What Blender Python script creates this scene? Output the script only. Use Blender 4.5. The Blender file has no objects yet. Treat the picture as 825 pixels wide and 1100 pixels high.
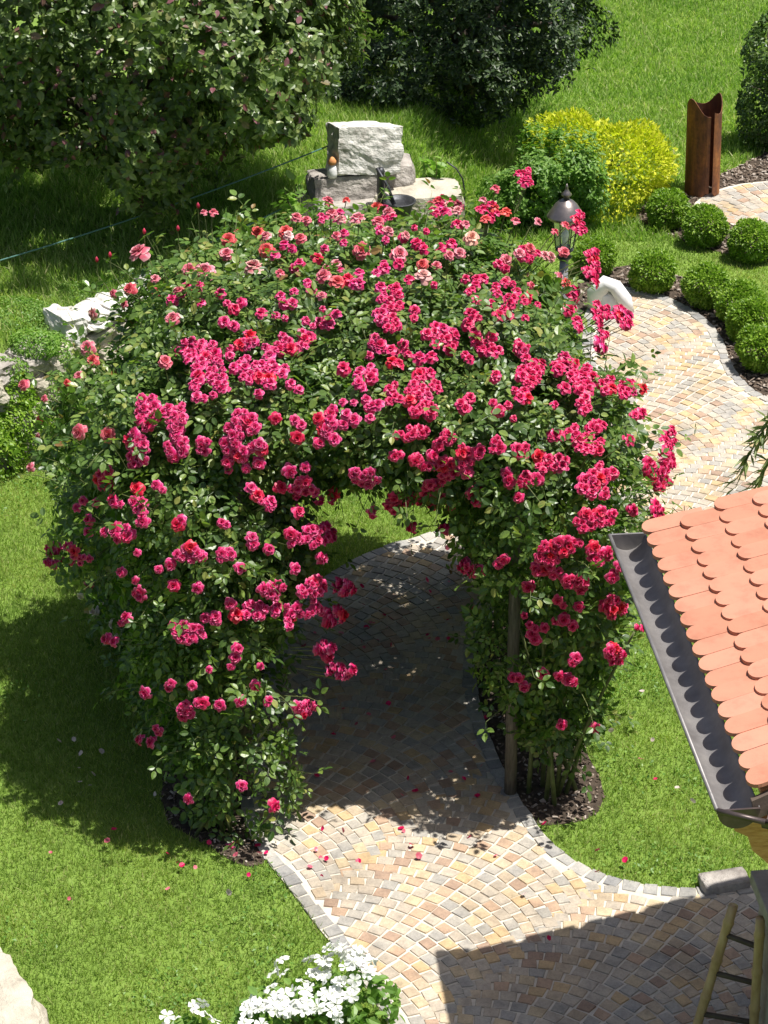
import bpy, bmesh, math, random
import numpy as np
from mathutils import Vector, Matrix, noise as mnoise

random.seed(7)
rng = np.random.default_rng(11)
S = bpy.context.scene
COL = S.collection

# ------------------------------------------------------------------ camera, sky, sun, exposure
CAM = np.array([0.0, 0.0, 8.0])
PITCH = math.radians(28.5)
FPX, CX, CY = 2600.0, 412.5, 550.0
cd = bpy.data.cameras.new("camera"); cam = bpy.data.objects.new("camera", cd); COL.objects.link(cam)
cam.location = CAM; cam.rotation_euler = (math.pi/2 - PITCH, 0, 0)
cd.sensor_fit = 'VERTICAL'; cd.sensor_height = 36.0; cd.lens = 36.0*FPX/1100.0
cd.clip_start = 0.1; cd.clip_end = 1000
S.camera = cam

SUN = np.array([0.306, -0.047, 1.0]); SUN /= np.linalg.norm(SUN)
w = bpy.data.worlds.new("World"); S.world = w; w.use_nodes = True
bg = w.node_tree.nodes['Background']
sky = w.node_tree.nodes.new('ShaderNodeTexSky'); sky.sky_type = 'NISHITA'; sky.sun_disc = False
sky.sun_elevation = math.asin(SUN[2]); sky.sun_rotation = math.atan2(SUN[0], SUN[1])
sky.air_density = 0.9; sky.dust_density = 3.0; sky.ozone_density = 1.0
w.node_tree.links.new(sky.outputs[0], bg.inputs[0]); bg.inputs[1].default_value = 0.07
sl = bpy.data.lights.new("sun", 'SUN'); sl.energy = 4.9; sl.angle = math.radians(0.5); sl.color = (1.0, 0.965, 0.9)
so = bpy.data.objects.new("sun", sl); COL.objects.link(so)
so.rotation_euler = Vector(SUN).to_track_quat('Z', 'Y').to_euler(); so.location = (4, 2, 14)
S.view_settings.view_transform = 'Standard'; S.view_settings.look = 'None'
S.view_settings.exposure = 0.64; S.view_settings.gamma = 1; S.view_settings.use_curve_mapping = False
S.cycles.max_bounces = 8; S.cycles.transparent_max_bounces = 8
S.cycles.use_denoising = True

# ------------------------------------------------------------------ geometry of the place
SP, CP = math.sin(PITCH), math.cos(PITCH)
def ray(px, py):
    u = (px-CX)/FPX; v = (py-CY)/FPX
    return np.array([u, CP - v*SP, -SP - v*CP])
def G(px, py, z=0.0):
    d = ray(px, py); t = (z-8.0)/d[2]; return CAM + d*t
def PY(px, py, Y):
    d = ray(px, py); return CAM + d*(Y/d[1])
def project(p):
    p = np.asarray(p, float) - CAM
    dep = p[..., 1]*CP - p[..., 2]*SP
    up = p[..., 1]*SP + p[..., 2]*CP
    return CX + FPX*p[..., 0]/dep, CY - FPX*up/dep, dep

WN = np.array([-0.762, 0.648]); WP = np.array([-2.38, 16.15])       # terrace edge: normal and a point on it
def sstep(a, b, x):
    t = np.clip((x-a)/(b-a), 0, 1); return t*t*(3-2*t)
def height(x, y):
    x = np.asarray(x, float); y = np.asarray(y, float)
    s = (x-WP[0])*WN[0] + (y-WP[1])*WN[1]
    wd = 0.06 + np.maximum(0, x+0.6)*1.1
    step = sstep(-0.02, 1.0, s/wd)
    fade = 1 - sstep(0.0, 2.3, x)
    back = 0.045*np.maximum(0, y-24.0)
    return 0.78*step*fade + back*step*0.6 + back*0.4

def inside(poly, x, y):
    x = np.asarray(x); y = np.asarray(y); r = np.zeros(x.shape, bool)
    n = len(poly); j = n-1
    for i in range(n):
        xi, yi = poly[i][0], poly[i][1]; xj, yj = poly[j][0], poly[j][1]
        if yi != yj:
            r ^= ((yi > y) != (yj > y)) & (x < (xj-xi)*(y-yi)/(yj-yi) + xi)
        j = i
    return r
def chaikin(p, n=2, closed=True):
    p = np.asarray(p, float)
    for _ in range(n):
        q = np.roll(p, -1, 0) if closed else p[1:]
        a = p if closed else p[:-1]
        p = np.stack([a*.75+q*.25, a*.25+q*.75], 1).reshape(-1, p.shape[1])
    return p
def gp(pix): return np.array([G(x, y)[:2] for x, y in pix])

NOISE_K = rng.normal(size=(14, 3)); NOISE_P = rng.uniform(0, 6.28, 14)
def snoise(p, f):
    p = np.asarray(p, float)*f
    a = p @ NOISE_K.T + NOISE_P
    return np.sin(a).sum(-1)/3.2

# ------------------------------------------------------------------ tagging
def tag(o, label=None, cat=None, group=None, kind=None):
    if label: o['label'] = label
    if cat: o['category'] = cat
    if group: o['group'] = group
    if kind: o['kind'] = kind
    return o
def thing(name, loc, label, cat, group=None, rz=0):
    o = bpy.data.objects.new(name, None); COL.objects.link(o); o.location = [float(v) for v in loc]; o.rotation_euler = (0, 0, rz)
    o.empty_display_size = 0.1
    return tag(o, label, cat, group)
def loc_of(parent):
    v = np.zeros(3)
    while parent is not None:
        v = v + np.array(parent.location); parent = parent.parent
    return v

# ------------------------------------------------------------------ mesh helpers
def np_object(name, V, loops, sizes, mat, parent=None, attr=None, smooth=False):
    off = loc_of(parent)
    V = np.asarray(V, np.float32) - off.astype(np.float32)
    me = bpy.data.meshes.new(name)
    me.vertices.add(len(V)); me.vertices.foreach_set('co', V.ravel())
    loops = np.asarray(loops, np.int32); sizes = np.asarray(sizes, np.int32)
    me.loops.add(len(loops)); me.loops.foreach_set('vertex_index', loops)
    me.polygons.add(len(sizes))
    st = np.zeros(len(sizes), np.int32); st[1:] = np.cumsum(sizes)[:-1]
    me.polygons.foreach_set('loop_start', st)
    if smooth: me.polygons.foreach_set('use_smooth', np.ones(len(sizes), bool))
    me.update(calc_edges=True)
    if not smooth: me.shade_flat()
    if attr is not None:
        a = me.attributes.new('tip', 'FLOAT', 'POINT'); a.data.foreach_set('value', np.asarray(attr, np.float32))
    for m in (mat if isinstance(mat, list) else [mat]): me.materials.append(m)
    o = bpy.data.objects.new(name, me); COL.objects.link(o)
    if parent is not None: o.parent = parent
    return o
def scatter(tv, tf, pos, R, sc):
    tv = np.asarray(tv, float); M = len(pos); K = len(tv)
    sc = np.asarray(sc, float)
    if sc.ndim == 1: sc = np.repeat(sc[:, None], 3, 1)
    V = np.einsum('mij,mkj->mki', R, tv[None]*sc[:, None, :]) + pos[:, None, :]
    tl = np.concatenate([np.asarray(f) for f in tf]); ts = np.array([len(f) for f in tf])
    L = (tl[None] + (np.arange(M)*K)[:, None]).ravel()
    return V.reshape(-1, 3), L, np.tile(ts, M)
def frames(yax, zax):
    y = yax/np.linalg.norm(yax, axis=1, keepdims=True)
    z = zax - (zax*y).sum(1, keepdims=True)*y
    n = np.linalg.norm(z, axis=1, keepdims=True); z = z/np.maximum(n, 1e-6)
    x = np.cross(y, z)
    return np.stack([x, y, z], 2)
def join(parts):
    V = []; L = []; Z = []; o = 0
    for v, l, s in parts:
        V.append(v); L.append(np.asarray(l)+o); Z.append(s); o += len(v)
    return np.concatenate(V), np.concatenate(L), np.concatenate(Z)

class MB:
    def __init__(s): s.v = []; s.f = []
    def add(s, v, f):
        o = len(s.v); s.v += [tuple(map(float, p)) for p in v]; s.f += [tuple(i+o for i in q) for q in f]; return s
    def box(s, c, size, rz=0, M=None):
        hx, hy, hz = [k/2 for k in size]; P = []
        for z in (-hz, hz):
            for x, y in ((-hx, -hy), (hx, -hy), (hx, hy), (-hx, hy)): P.append((x, y, z))
        if M is None: M = Matrix.Rotation(rz, 3, 'Z')
        P = [tuple(M @ Vector(p) + Vector(c)) for p in P]
        return s.add(P, [(3, 2, 1, 0), (4, 5, 6, 7), (0, 1, 5, 4), (1, 2, 6, 5), (2, 3, 7, 6), (3, 0, 4, 7)])
    def tube(s, pts, rad, n=8, cap=True):
        pts = [Vector(p) for p in pts]
        if not hasattr(rad, '__len__'): rad = [rad]*len(pts)
        V = []; F = []; prev = None
        for i, p in enumerate(pts):
            t = (pts[min(i+1, len(pts)-1)] - pts[max(i-1, 0)]).normalized()
            if prev is None: a = t.orthogonal().normalized()
            else: a = (prev - t*prev.dot(t)).normalized()
            prev = a; b = t.cross(a)
            for k in range(n):
                g = 2*math.pi*k/n; V.append(p + (a*math.cos(g) + b*math.sin(g))*rad[i])
        for i in range(len(pts)-1):
            for k in range(n):
                k2 = (k+1) % n; F.append((i*n+k, i*n+k2, (i+1)*n+k2, (i+1)*n+k))
        if cap:
            F.append(tuple(range(n))[::-1]); F.append(tuple((len(pts)-1)*n+k for k in range(n)))
        return s.add(V, F)
    def lathe(s, prof, c=(0, 0, 0), n=24, cap=True):
        V = []; F = []
        for r, z in prof:
            for k in range(n):
                g = 2*math.pi*k/n; V.append((c[0]+r*math.cos(g), c[1]+r*math.sin(g), c[2]+z))
        for i in range(len(prof)-1):
            for k in range(n):
                k2 = (k+1) % n; F.append((i*n+k, i*n+k2, (i+1)*n+k2, (i+1)*n+k))
        if cap:
            F.append(tuple(range(n))[::-1]); F.append(tuple((len(prof)-1)*n+k for k in range(n)))
        return s.add(V, F)
    def prism(s, poly, d):
        n = len(poly); a = [Vector(p) for p in poly]; d = Vector(d); b = [p+d for p in a]
        F = [tuple(range(n))[::-1], tuple(range(n, 2*n))] + [(i, (i+1) % n, n+(i+1) % n, n+i) for i in range(n)]
        return s.add(a+b, F)
    def build(s, name, mat, parent=None, smooth=False, bevel=0):
        off = loc_of(parent)
        me = bpy.data.meshes.new(name); me.from_pydata([(v[0]-off[0], v[1]-off[1], v[2]-off[2]) for v in s.v], [], s.f)
        bm = bmesh.new(); bm.from_mesh(me); bmesh.ops.recalc_face_normals(bm, faces=bm.faces)
        if bevel:
            bmesh.ops.bevel(bm, geom=[e for e in bm.edges], offset=bevel, segments=2, affect='EDGES', profile=.6)
        bm.to_mesh(me); bm.free()
        if smooth: me.shade_smooth()
        else: me.shade_flat()
        me.materials.append(mat)
        o = bpy.data.objects.new(name, me); COL.objects.link(o)
        if parent is not None: o.parent = parent
        return o

def rock(name, c, size, rz, mat, seed=0, amp=.06, cuts=7, parent=None, boxy=.75, tilt=(0, 0), smooth=True):
    bm = bmesh.new(); bmesh.ops.create_cube(bm, size=2)
    bmesh.ops.subdivide_edges(bm, edges=bm.edges[:], cuts=cuts, use_grid_fill=True)
    M = Matrix.Rotation(rz, 3, 'Z') @ Matrix.Rotation(tilt[0], 3, 'X') @ Matrix.Rotation(tilt[1], 3, 'Y')
    off = loc_of(parent); sd = Vector((seed*13.1, seed*7.7, seed*3.3))
    for v in bm.verts:
        p = v.co.copy(); sph = p.normalized()*1.25
        p = p*boxy + sph*(1-boxy)
        n1 = mnoise.noise(p*1.1 + sd); n2 = mnoise.noise(p*3.2 + sd); n3 = mnoise.noise(p*8 + sd)
        p = p*(1 + amp*2.0*n1 + amp*.9*n2 + amp*.35*n3)
        p = Vector((p.x*size[0]/2, p.y*size[1]/2, p.z*size[2]/2))
        v.co = M @ p + Vector([float(k) for k in c]) - Vector(off)
    me = bpy.data.meshes.new(name); bm.to_mesh(me); bm.free()
    if smooth: me.shade_smooth()
    else: me.shade_flat()
    me.materials.append(mat)
    o = bpy.data.objects.new(name, me); COL.objects.link(o)
    if parent is not None: o.parent = parent
    return o

# ------------------------------------------------------------------ materials
def newmat(name):
    m = bpy.data.materials.new(name); m.use_nodes = True
    nt = m.node_tree; return m, nt, nt.nodes['Principled BSDF']
def N(nt, t, **k):
    n = nt.nodes.new(t)
    for a, b in k.items(): setattr(n, a, b)
    return n
def ramp(nt, stops, interp='LINEAR'):
    r = N(nt, 'ShaderNodeValToRGB'); cr = r.color_ramp; cr.interpolation = interp
    while len(cr.elements) < len(stops): cr.elements.new(0.5)
    for e, (p, c) in zip(cr.elements, stops):
        e.position = p; e.color = (*c, 1)
    return r
def texnoise(nt, scale, detail=4, rough=.6, coord='Object', vec_scale=None):
    tc = N(nt, 'ShaderNodeTexCoord'); n = N(nt, 'ShaderNodeTexNoise')
    n.inputs['Scale'].default_value = scale; n.inputs['Detail'].default_value = detail; n.inputs['Roughness'].default_value = rough
    src = tc.outputs[coord]
    if vec_scale:
        mp = N(nt, 'ShaderNodeMapping'); mp.inputs['Scale'].default_value = vec_scale
        nt.links.new(src, mp.inputs[0]); src = mp.outputs[0]
    nt.links.new(src, n.inputs['Vector']); return n
def mixrgb(nt, a, b, fac, mode='MIX'):
    m = N(nt, 'ShaderNodeMix', data_type='RGBA', blend_type=mode)
    for sock, val in ((m.inputs[6], a), (m.inputs[7], b), (m.inputs[0], fac)):
        if isinstance(val, (int, float)): sock.default_value = val
        elif isinstance(val, tuple): sock.default_value = (*val, 1)
        else: nt.links.new(val, sock)
    return m.outputs[2]
def bump(nt, b, src, strength=.3, dist=.01):
    n = N(nt, 'ShaderNodeBump'); n.inputs['Strength'].default_value = strength; n.inputs['Distance'].default_value = dist
    nt.links.new(src, n.inputs['Height']); nt.links.new(n.outputs[0], b.inputs['Normal'])

def leafmat(name, stops, rough=.42, transl=.3, spec=.5, patch=None, tcol=1.6):
    m, nt, b = newmat(name)
    g = N(nt, 'ShaderNodeNewGeometry'); r = ramp(nt, stops); nt.links.new(g.outputs['Random Per Island'], r.inputs[0])
    col = r.outputs[0]
    if patch:
        n = N(nt, 'ShaderNodeTexNoise'); n.inputs['Scale'].default_value = patch[0]; n.inputs['Detail'].default_value = 3
        nt.links.new(g.outputs['Position'], n.inputs['Vector'])
        rr = ramp(nt, [(.35, patch[1]), (.65, patch[2])]); nt.links.new(n.outputs[0], rr.inputs[0])
        col = mixrgb(nt, col, rr.outputs[0], 1.0, 'MULTIPLY')
    nt.links.new(col, b.inputs['Base Color'])
    b.inputs['Roughness'].default_value = rough; b.inputs['Specular IOR Level'].default_value = spec
    t = N(nt, 'ShaderNodeBsdfTranslucent')
    tc = mixrgb(nt, col, (tcol*.9, tcol*1.1, tcol*.45), 1.0, 'MULTIPLY'); nt.links.new(tc, t.inputs[0])
    mx = N(nt, 'ShaderNodeMixShader'); mx.inputs[0].default_value = transl
    nt.links.new(b.outputs[0], mx.inputs[1]); nt.links.new(t.outputs[0], mx.inputs[2])
    nt.links.new(mx.outputs[0], nt.nodes['Material Output'].inputs[0])
    return m
def petalmat(name, deep, mid, light, transl=.25, vary=True):
    m, nt, b = newmat(name)
    a = N(nt, 'ShaderNodeAttribute', attribute_name='tip'); g = N(nt, 'ShaderNodeNewGeometry'); oi = N(nt, 'ShaderNodeObjectInfo')
    r = ramp(nt, [(0.0, deep), (.5, mid), (.8, mid), (1.0, light)]); nt.links.new(a.outputs['Fac'], r.inputs[0])
    r2 = ramp(nt, [(0, (.75, .7, .72)), (.6, (1, 1, 1)), (1, (1.15, 1.5, 1.4))] if vary else [(0, (.95, .95, .94)), (1, (1, 1, 1))]); nt.links.new(g.outputs['Random Per Island'], r2.inputs[0])
    r3 = ramp(nt, [(0, (1.05, .7, .38)), (.4, (1, 1, 1)), (.85, (1.0, 1.7, 1.5)), (1, (.92, 2.2, 1.5))] if vary else [(0, (.97, .97, .95)), (1, (1, 1, 1))]); nt.links.new(oi.outputs['Random'], r3.inputs[0])
    col = mixrgb(nt, mixrgb(nt, r.outputs[0], r2.outputs[0], 1.0, 'MULTIPLY'), r3.outputs[0], 1.0, 'MULTIPLY')
    nt.links.new(col, b.inputs['Base Color']); b.inputs['Roughness'].default_value = .45; b.inputs['Specular IOR Level'].default_value = .4
    t = N(nt, 'ShaderNodeBsdfTranslucent'); nt.links.new(col, t.inputs[0])
    mx = N(nt, 'ShaderNodeMixShader'); mx.inputs[0].default_value = transl
    nt.links.new(b.outputs[0], mx.inputs[1]); nt.links.new(t.outputs[0], mx.inputs[2])
    nt.links.new(mx.outputs[0], nt.nodes['Material Output'].inputs[0])
    return m
def surf(name, stops, scale=8, detail=6, rough=.8, bumps=.3, bscale=None, spec=.3, metal=0, vec=None, bdist=.01):
    m, nt, b = newmat(name)
    n = texnoise(nt, scale, detail, vec_scale=vec); r = ramp(nt, stops); nt.links.new(n.outputs[0], r.inputs[0])
    nt.links.new(r.outputs[0], b.inputs['Base Color'])
    b.inputs['Roughness'].default_value = rough; b.inputs['Specular IOR Level'].default_value = spec; b.inputs['Metallic'].default_value = metal
    if bumps:
        n2 = texnoise(nt, bscale or scale*3, 5, vec_scale=vec); bump(nt, b, n2.outputs[0], bumps, bdist)
    return m

M = {}
M['lawn_soil'] = surf('lawn_soil', [(.3, (.1, .16, .025)), (.55, (.14, .22, .035)), (.75, (.17, .24, .055))], 5, 8, .95, .5, 40)
M['soil'] = surf('soil', [(.3, (.03, .022, .016)), (.6, (.075, .055, .04)), (.8, (.13, .1, .075))], 18, 8, .95, .8, 30, bdist=.03)
M['mortar'] = surf('mortar', [(.3, (.44, .40, .33)), (.7, (.6, .55, .47))], 20, 6, .95, .3, 120)
M['grass'] = leafmat('grass', [(0, (.13, .20, .036)), (.45, (.20, .285, .055)), (.8, (.275, .35, .085)), (.93, (.36, .38, .14)), (1, (.46, .43, .24))], .55, .45, .3, (1.1, (.76, .84, .74), (1.2, 1.09, 1.1)))
M['grass_rough'] = leafmat('grass_rough', [(0, (.145, .24, .045)), (.5, (.225, .345, .075)), (.83, (.31, .41, .12)), (1, (.5, .48, .28))], .5, .45, .3, (.9, (.8, .86, .74), (1.2, 1.1, 1.12)))
M['rose_leaf'] = leafmat('rose_leaf', [(0, (.04, .085, .017)), (.4, (.08, .145, .028)), (.75, (.13, .205, .04)), (.93, (.2, .28, .06)), (1, (.28, .28, .07))], .4, .34, .6)
M['rose_leaf_fresh'] = leafmat('rose_leaf_fresh', [(0, (.05, .1, .018)), (.4, (.09, .17, .03)), (.8, (.15, .24, .05)), (.95, (.25, .28, .07)), (1, (.24, .12, .05))], .36, .32, .5)
M['apple_leaf'] = leafmat('apple_leaf', [(0, (.055, .092, .02)), (.5, (.105, .165, .036)), (.82, (.165, .23, .06)), (.93, (.22, .25, .08)), (.96, (.19, .07, .085)), (1, (.24, .1, .12))], .4, .28, .55)
M['dark_leaf'] = leafmat('dark_leaf', [(0, (.014, .034, .009)), (.6, (.03, .06, .015)), (1, (.08, .125, .035))], .45, .15, .5)
M['shrub_leaf'] = leafmat('shrub_leaf', [(0, (.08, .17, .025)), (.6, (.14, .26, .045)), (1, (.22, .34, .08))], .45, .35, .4)
M['yellow_leaf'] = leafmat('yellow_leaf', [(0, (.32, .36, .015)), (.5, (.5, .52, .03)), (1, (.66, .63, .06))], .5, .35, .35)
M['box_leaf'] = leafmat('box_leaf', [(0, (.085, .17, .012)), (.5, (.165, .285, .024)), (1, (.28, .4, .05))], .45, .3, .4)
M['hedge_leaf'] = leafmat('hedge_leaf', [(0, (.03, .065, .014)), (.6, (.07, .13, .028)), (1, (.17, .24, .07))], .4, .25, .5)
M['vine_leaf'] = leafmat('vine_leaf', [(0, (.13, .26, .04)), (1, (.25, .38, .08))], .45, .4, .4)
M['oleander_leaf'] = leafmat('oleander_leaf', [(0, (.10, .14, .045)), (1, (.22, .26, .10))], .45, .3, .4)
M['stem'] = surf('stem', [(.3, (.06, .07, .025)), (.7, (.14, .12, .06))], 30, 3, .7, 0)
M['green_cane'] = surf('green_cane', [(.3, (.07, .09, .03)), (.7, (.15, .17, .06))], 20, 3, .6, 0)
M['bark'] = surf('bark', [(.3, (.035, .028, .022)), (.7, (.1, .08, .06))], 14, 6, .9, .8, 30, vec=(1, 1, .25))
M['crimson'] = petalmat('crimson', (.36, .002, .04), (.66, .008, .095), (.82, .14, .30))
M['salmon'] = petalmat('salmon', (.55, .02, .06), (.66, .075, .13), (.80, .28, .33))
M['blush'] = petalmat('blush', (.66, .22, .22), (.75, .42, .42), (.85, .62, .60))
M['faded'] = petalmat('faded', (.5, .36, .34), (.62, .5, .48), (.75, .66, .64), .25, False)
M['white_petal'] = petalmat('white_petal', (.72, .76, .55), (.84, .85, .82), (.9, .9, .88), .3, False)
M['rock_pale'] = surf('rock_pale', [(.28, (.25, .23, .2)), (.48, (.55, .53, .49)), (.72, (.72, .7, .66))], 7, 8, .9, .9, 16, bdist=.03)
M['rock_grey'] = surf('rock_grey', [(.28, (.16, .14, .125)), (.5, (.33, .3, .27)), (.72, (.48, .44, .4))], 8, 8, .9, .9, 18, bdist=.03)
M['rock_cream'] = surf('rock_cream', [(.25, (.2, .175, .135)), (.45, (.4, .36, .29)), (.75, (.54, .5, .41))], 6, 8, .9, .9, 16, bdist=.03)
M['rock_white'] = surf('rock_white', [(.3, (.62, .61, .6)), (.7, (.8, .8, .79))], 6, 5, .7, .3, 16)
M['wall_cap'] = surf('wall_cap', [(.3, (.26, .24, .2)), (.7, (.38, .35, .3))], 12, 6, .9, .4, 40)
M['iron'] = surf('iron', [(.3, (.035, .037, .042)), (.7, (.09, .092, .1))], 14, 4, .5, .2, metal=.6)
M['zinc'] = surf('zinc', [(.25, (.14, .13, .128)), (.55, (.21, .198, .195)), (.8, (.28, .265, .25))], 9, 7, .5, .15, 40, metal=.4, spec=.5)
M['brown_metal'] = surf('brown_metal', [(.3, (.06, .045, .042)), (.7, (.12, .09, .085))], 9, 5, .4, .1, 40, metal=.5, spec=.5)
M['copper'] = surf('copper', [(.3, (.17, .15, .145)), (.7, (.31, .26, .24))], 10, 5, .34, .1, metal=.8, spec=.5)
M['post_steel'] = surf('post_steel', [(.3, (.17, .17, .18)), (.7, (.25, .25, .26))], 10, 3, .5, .1, metal=.3)
M['wood'] = surf('wood', [(.3, (.38, .17, .06)), (.5, (.56, .28, .11)), (.75, (.64, .37, .17))], 6, 6, .6, .3, 14, vec=(3, 12, 12))
M['grey_wood'] = surf('grey_wood', [(.3, (.08, .07, .058)), (.7, (.19, .17, .14))], 12, 6, .8, .4, 20, vec=(8, 8, 1))
M['bamboo'] = surf('bamboo', [(.3, (.4, .26, .12)), (.6, (.56, .39, .21)), (.8, (.62, .47, .3))], 7, 4, .45, .1, vec=(3, 3, 1))
M['dark_wood'] = surf('dark_wood', [(.3, (.06, .045, .035)), (.7, (.12, .09, .07))], 10, 4, .7, .2)
M['wire'] = surf('wire', [(.3, (.05, .13, .11)), (.7, (.08, .18, .15))], 10, 2, .5, 0)
M['orange_clay'] = surf('orange_clay', [(.3, (.5, .2, .07)), (.7, (.62, .3, .12))], 20, 3, .7, 0)

def m_rust():
    m, nt, b = newmat('rust')
    n = texnoise(nt, 3.2, 7, .62, vec_scale=(2.2, 2.2, .55)); r = ramp(nt, [(.3, (.06, .026, .018)), (.45, (.13, .05, .025)), (.58, (.27, .105, .032)), (.72, (.42, .2, .065))])
    nt.links.new(n.outputs[0], r.inputs[0])
    n2 = texnoise(nt, 30, 5); c = mixrgb(nt, r.outputs[0], (.3, .15, .07), .0)
    r2 = ramp(nt, [(.3, (.7, .7, .7)), (.7, (1.25, 1.2, 1.15))]); nt.links.new(n2.outputs[0], r2.inputs[0])
    nt.links.new(mixrgb(nt, r.outputs[0], r2.outputs[0], 1.0, 'MULTIPLY'), b.inputs['Base Color'])
    b.inputs['Roughness'].default_value = .75; b.inputs['Metallic'].default_value = .15; bump(nt, b, n2.outputs[0], .25, .004); return m
M['rust'] = m_rust()
def m_sett(name, stops):
    m, nt, b = newmat(name)
    g = N(nt, 'ShaderNodeNewGeometry'); r = ramp(nt, stops, 'CONSTANT'); nt.links.new(g.outputs['Random Per Island'], r.inputs[0])
    n = texnoise(nt, 14, 8, .7); r2 = ramp(nt, [(.28, (.72, .72, .73)), (.5, (1.05, 1.04, 1.02)), (.72, (1.28, 1.25, 1.18))]); nt.links.new(n.outputs[0], r2.inputs[0])
    c = mixrgb(nt, r.outputs[0], r2.outputs[0], 1.0, 'MULTIPLY')
    n3 = texnoise(nt, 90, 4, .7); r3 = ramp(nt, [(.3, (.8, .8, .8)), (.7, (1.1, 1.1, 1.1))]); nt.links.new(n3.outputs[0], r3.inputs[0])
    c = mixrgb(nt, c, r3.outputs[0], 1.0, 'MULTIPLY')
    n4 = texnoise(nt, 1.7, 5, .65); r4 = ramp(nt, [(.32, (.74, .72, .69)), (.5, (.98, .97, .96)), (.7, (1.08, 1.07, 1.05))]); nt.links.new(n4.outputs[0], r4.inputs[0])
    c = mixrgb(nt, c, r4.outputs[0], 1.0, 'MULTIPLY')
    nt.links.new(c, b.inputs['Base Color']); b.inputs['Roughness'].default_value = .72; b.inputs['Specular IOR Level'].default_value = .35
    bump(nt, b, n3.outputs[0], .45, .006); return m
M['sett'] = m_sett('sett', [(0, (.38, .33, .27)), (.13, (.43, .35, .255)), (.26, (.47, .345, .20)), (.36, (.36, .335, .295)), (.5, (.41, .29, .205)), (.6, (.41, .36, .295)), (.74, (.315, .30, .275)), (.84, (.47, .38, .255)), (.93, (.33, .235, .175))])
M['edge_sett'] = m_sett('edge_sett', [(0, (.25, .25, .25)), (.25, (.32, .315, .3)), (.5, (.28, .275, .265)), (.75, (.37, .355, .33))])
def m_tile():
    m, nt, b = newmat('roof_tile')
    g = N(nt, 'ShaderNodeNewGeometry'); r = ramp(nt, [(0, (.40, .168, .105)), (.5, (.455, .195, .127)), (1, (.49, .222, .15))]); nt.links.new(g.outputs['Random Per Island'], r.inputs[0])
    n = texnoise(nt, 9, 7, .65); r2 = ramp(nt, [(.3, (.8, .79, .78)), (.5, (1, 1, 1)), (.7, (1.08, 1.07, 1.06))]); nt.links.new(n.outputs[0], r2.inputs[0])
    nt.links.new(mixrgb(nt, r.outputs[0], r2.outputs[0], 1.0, 'MULTIPLY'), b.inputs['Base Color'])
    n2 = texnoise(nt, 150, 3); bump(nt, b, n2.outputs[0], .2, .003)
    b.inputs['Roughness'].default_value = .7; b.inputs['Specular IOR Level'].default_value = .3; return m
M['roof_tile'] = m_tile()
def m_brick():
    m, nt, b = newmat('masonry')
    tc = N(nt, 'ShaderNodeTexCoord'); br = N(nt, 'ShaderNodeTexBrick'); mp = N(nt, 'ShaderNodeMapping')
    mp.inputs['Rotation'].default_value = (math.pi/2, 0, math.pi/2)
    nt.links.new(tc.outputs['Object'], mp.inputs[0]); nt.links.new(mp.outputs[0], br.inputs['Vector'])
    br.inputs['Scale'].default_value = 3.0; br.inputs['Color1'].default_value = (.36, .31, .25, 1); br.inputs['Color2'].default_value = (.3, .27, .23, 1)
    br.inputs['Mortar'].default_value = (.42, .39, .34, 1); br.inputs['Mortar Size'].default_value = .03
    n = texnoise(nt, 20, 6); r2 = ramp(nt, [(.3, (.7, .7, .7)), (.7, (1.15, 1.15, 1.15))]); nt.links.new(n.outputs[0], r2.inputs[0])
    nt.links.new(mixrgb(nt, br.outputs['Color'], r2.outputs[0], 1.0, 'MULTIPLY'), b.inputs['Base Color'])
    b.inputs['Roughness'].default_value = .9; bump(nt, b, n.outputs[0], .6, .01); return m
M['masonry'] = m_brick()
def m_glass():
    m, nt, b = newmat('lantern_glass'); b.inputs['Base Color'].default_value = (.9, .93, .93, 1); b.inputs['Roughness'].default_value = .08
    b.inputs['Transmission Weight'].default_value = .85; b.inputs['IOR'].default_value = 1.1; b.inputs['Alpha'].default_value = .75; return m
M['glass'] = m_glass()
def m_bulb():
    m, nt, b = newmat('bulb'); b.inputs['Base Color'].default_value = (.85, .85, .82, 1); b.inputs['Roughness'].default_value = .3; return m
M['bulb'] = m_bulb()
M['chip'] = leafmat('chip', [(0, (.07, .05, .038)), (.5, (.16, .12, .09)), (.8, (.26, .21, .17)), (1, (.4, .35, .3))], .85, 0.0, .2)

# ------------------------------------------------------------------ ground: one sheet, with the terrace raised at the back left
def axis(lo, hi, step, far):
    core = np.arange(lo, hi+1e-6, step); out = [];  d = step
    x = hi
    while x < far: d *= 1.5; x += d; out.append(x)
    inn = []; d = step; x = lo
    while x > -far: d *= 1.5; x -= d; inn.append(x)
    return np.concatenate([inn[::-1], core, out])
gx = axis(-6, 7, .12, 160); gy = axis(4, 30, .12, 200)
XX, YY = np.meshgrid(gx, gy); ZZ = height(XX, YY)
nx, ny = len(gx), len(gy); ii = np.arange(ny*nx).reshape(ny, nx)
q = np.stack([ii[:-1, :-1], ii[:-1, 1:], ii[1:, 1:], ii[1:, :-1]], -1).reshape(-1, 4)
lawn = np_object('lawn', np.stack([XX, YY, ZZ], -1).reshape(-1, 3), q.ravel(), np.full(len(q), 4), M['lawn_soil'], smooth=True)
tag(lawn, kind='structure')

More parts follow.
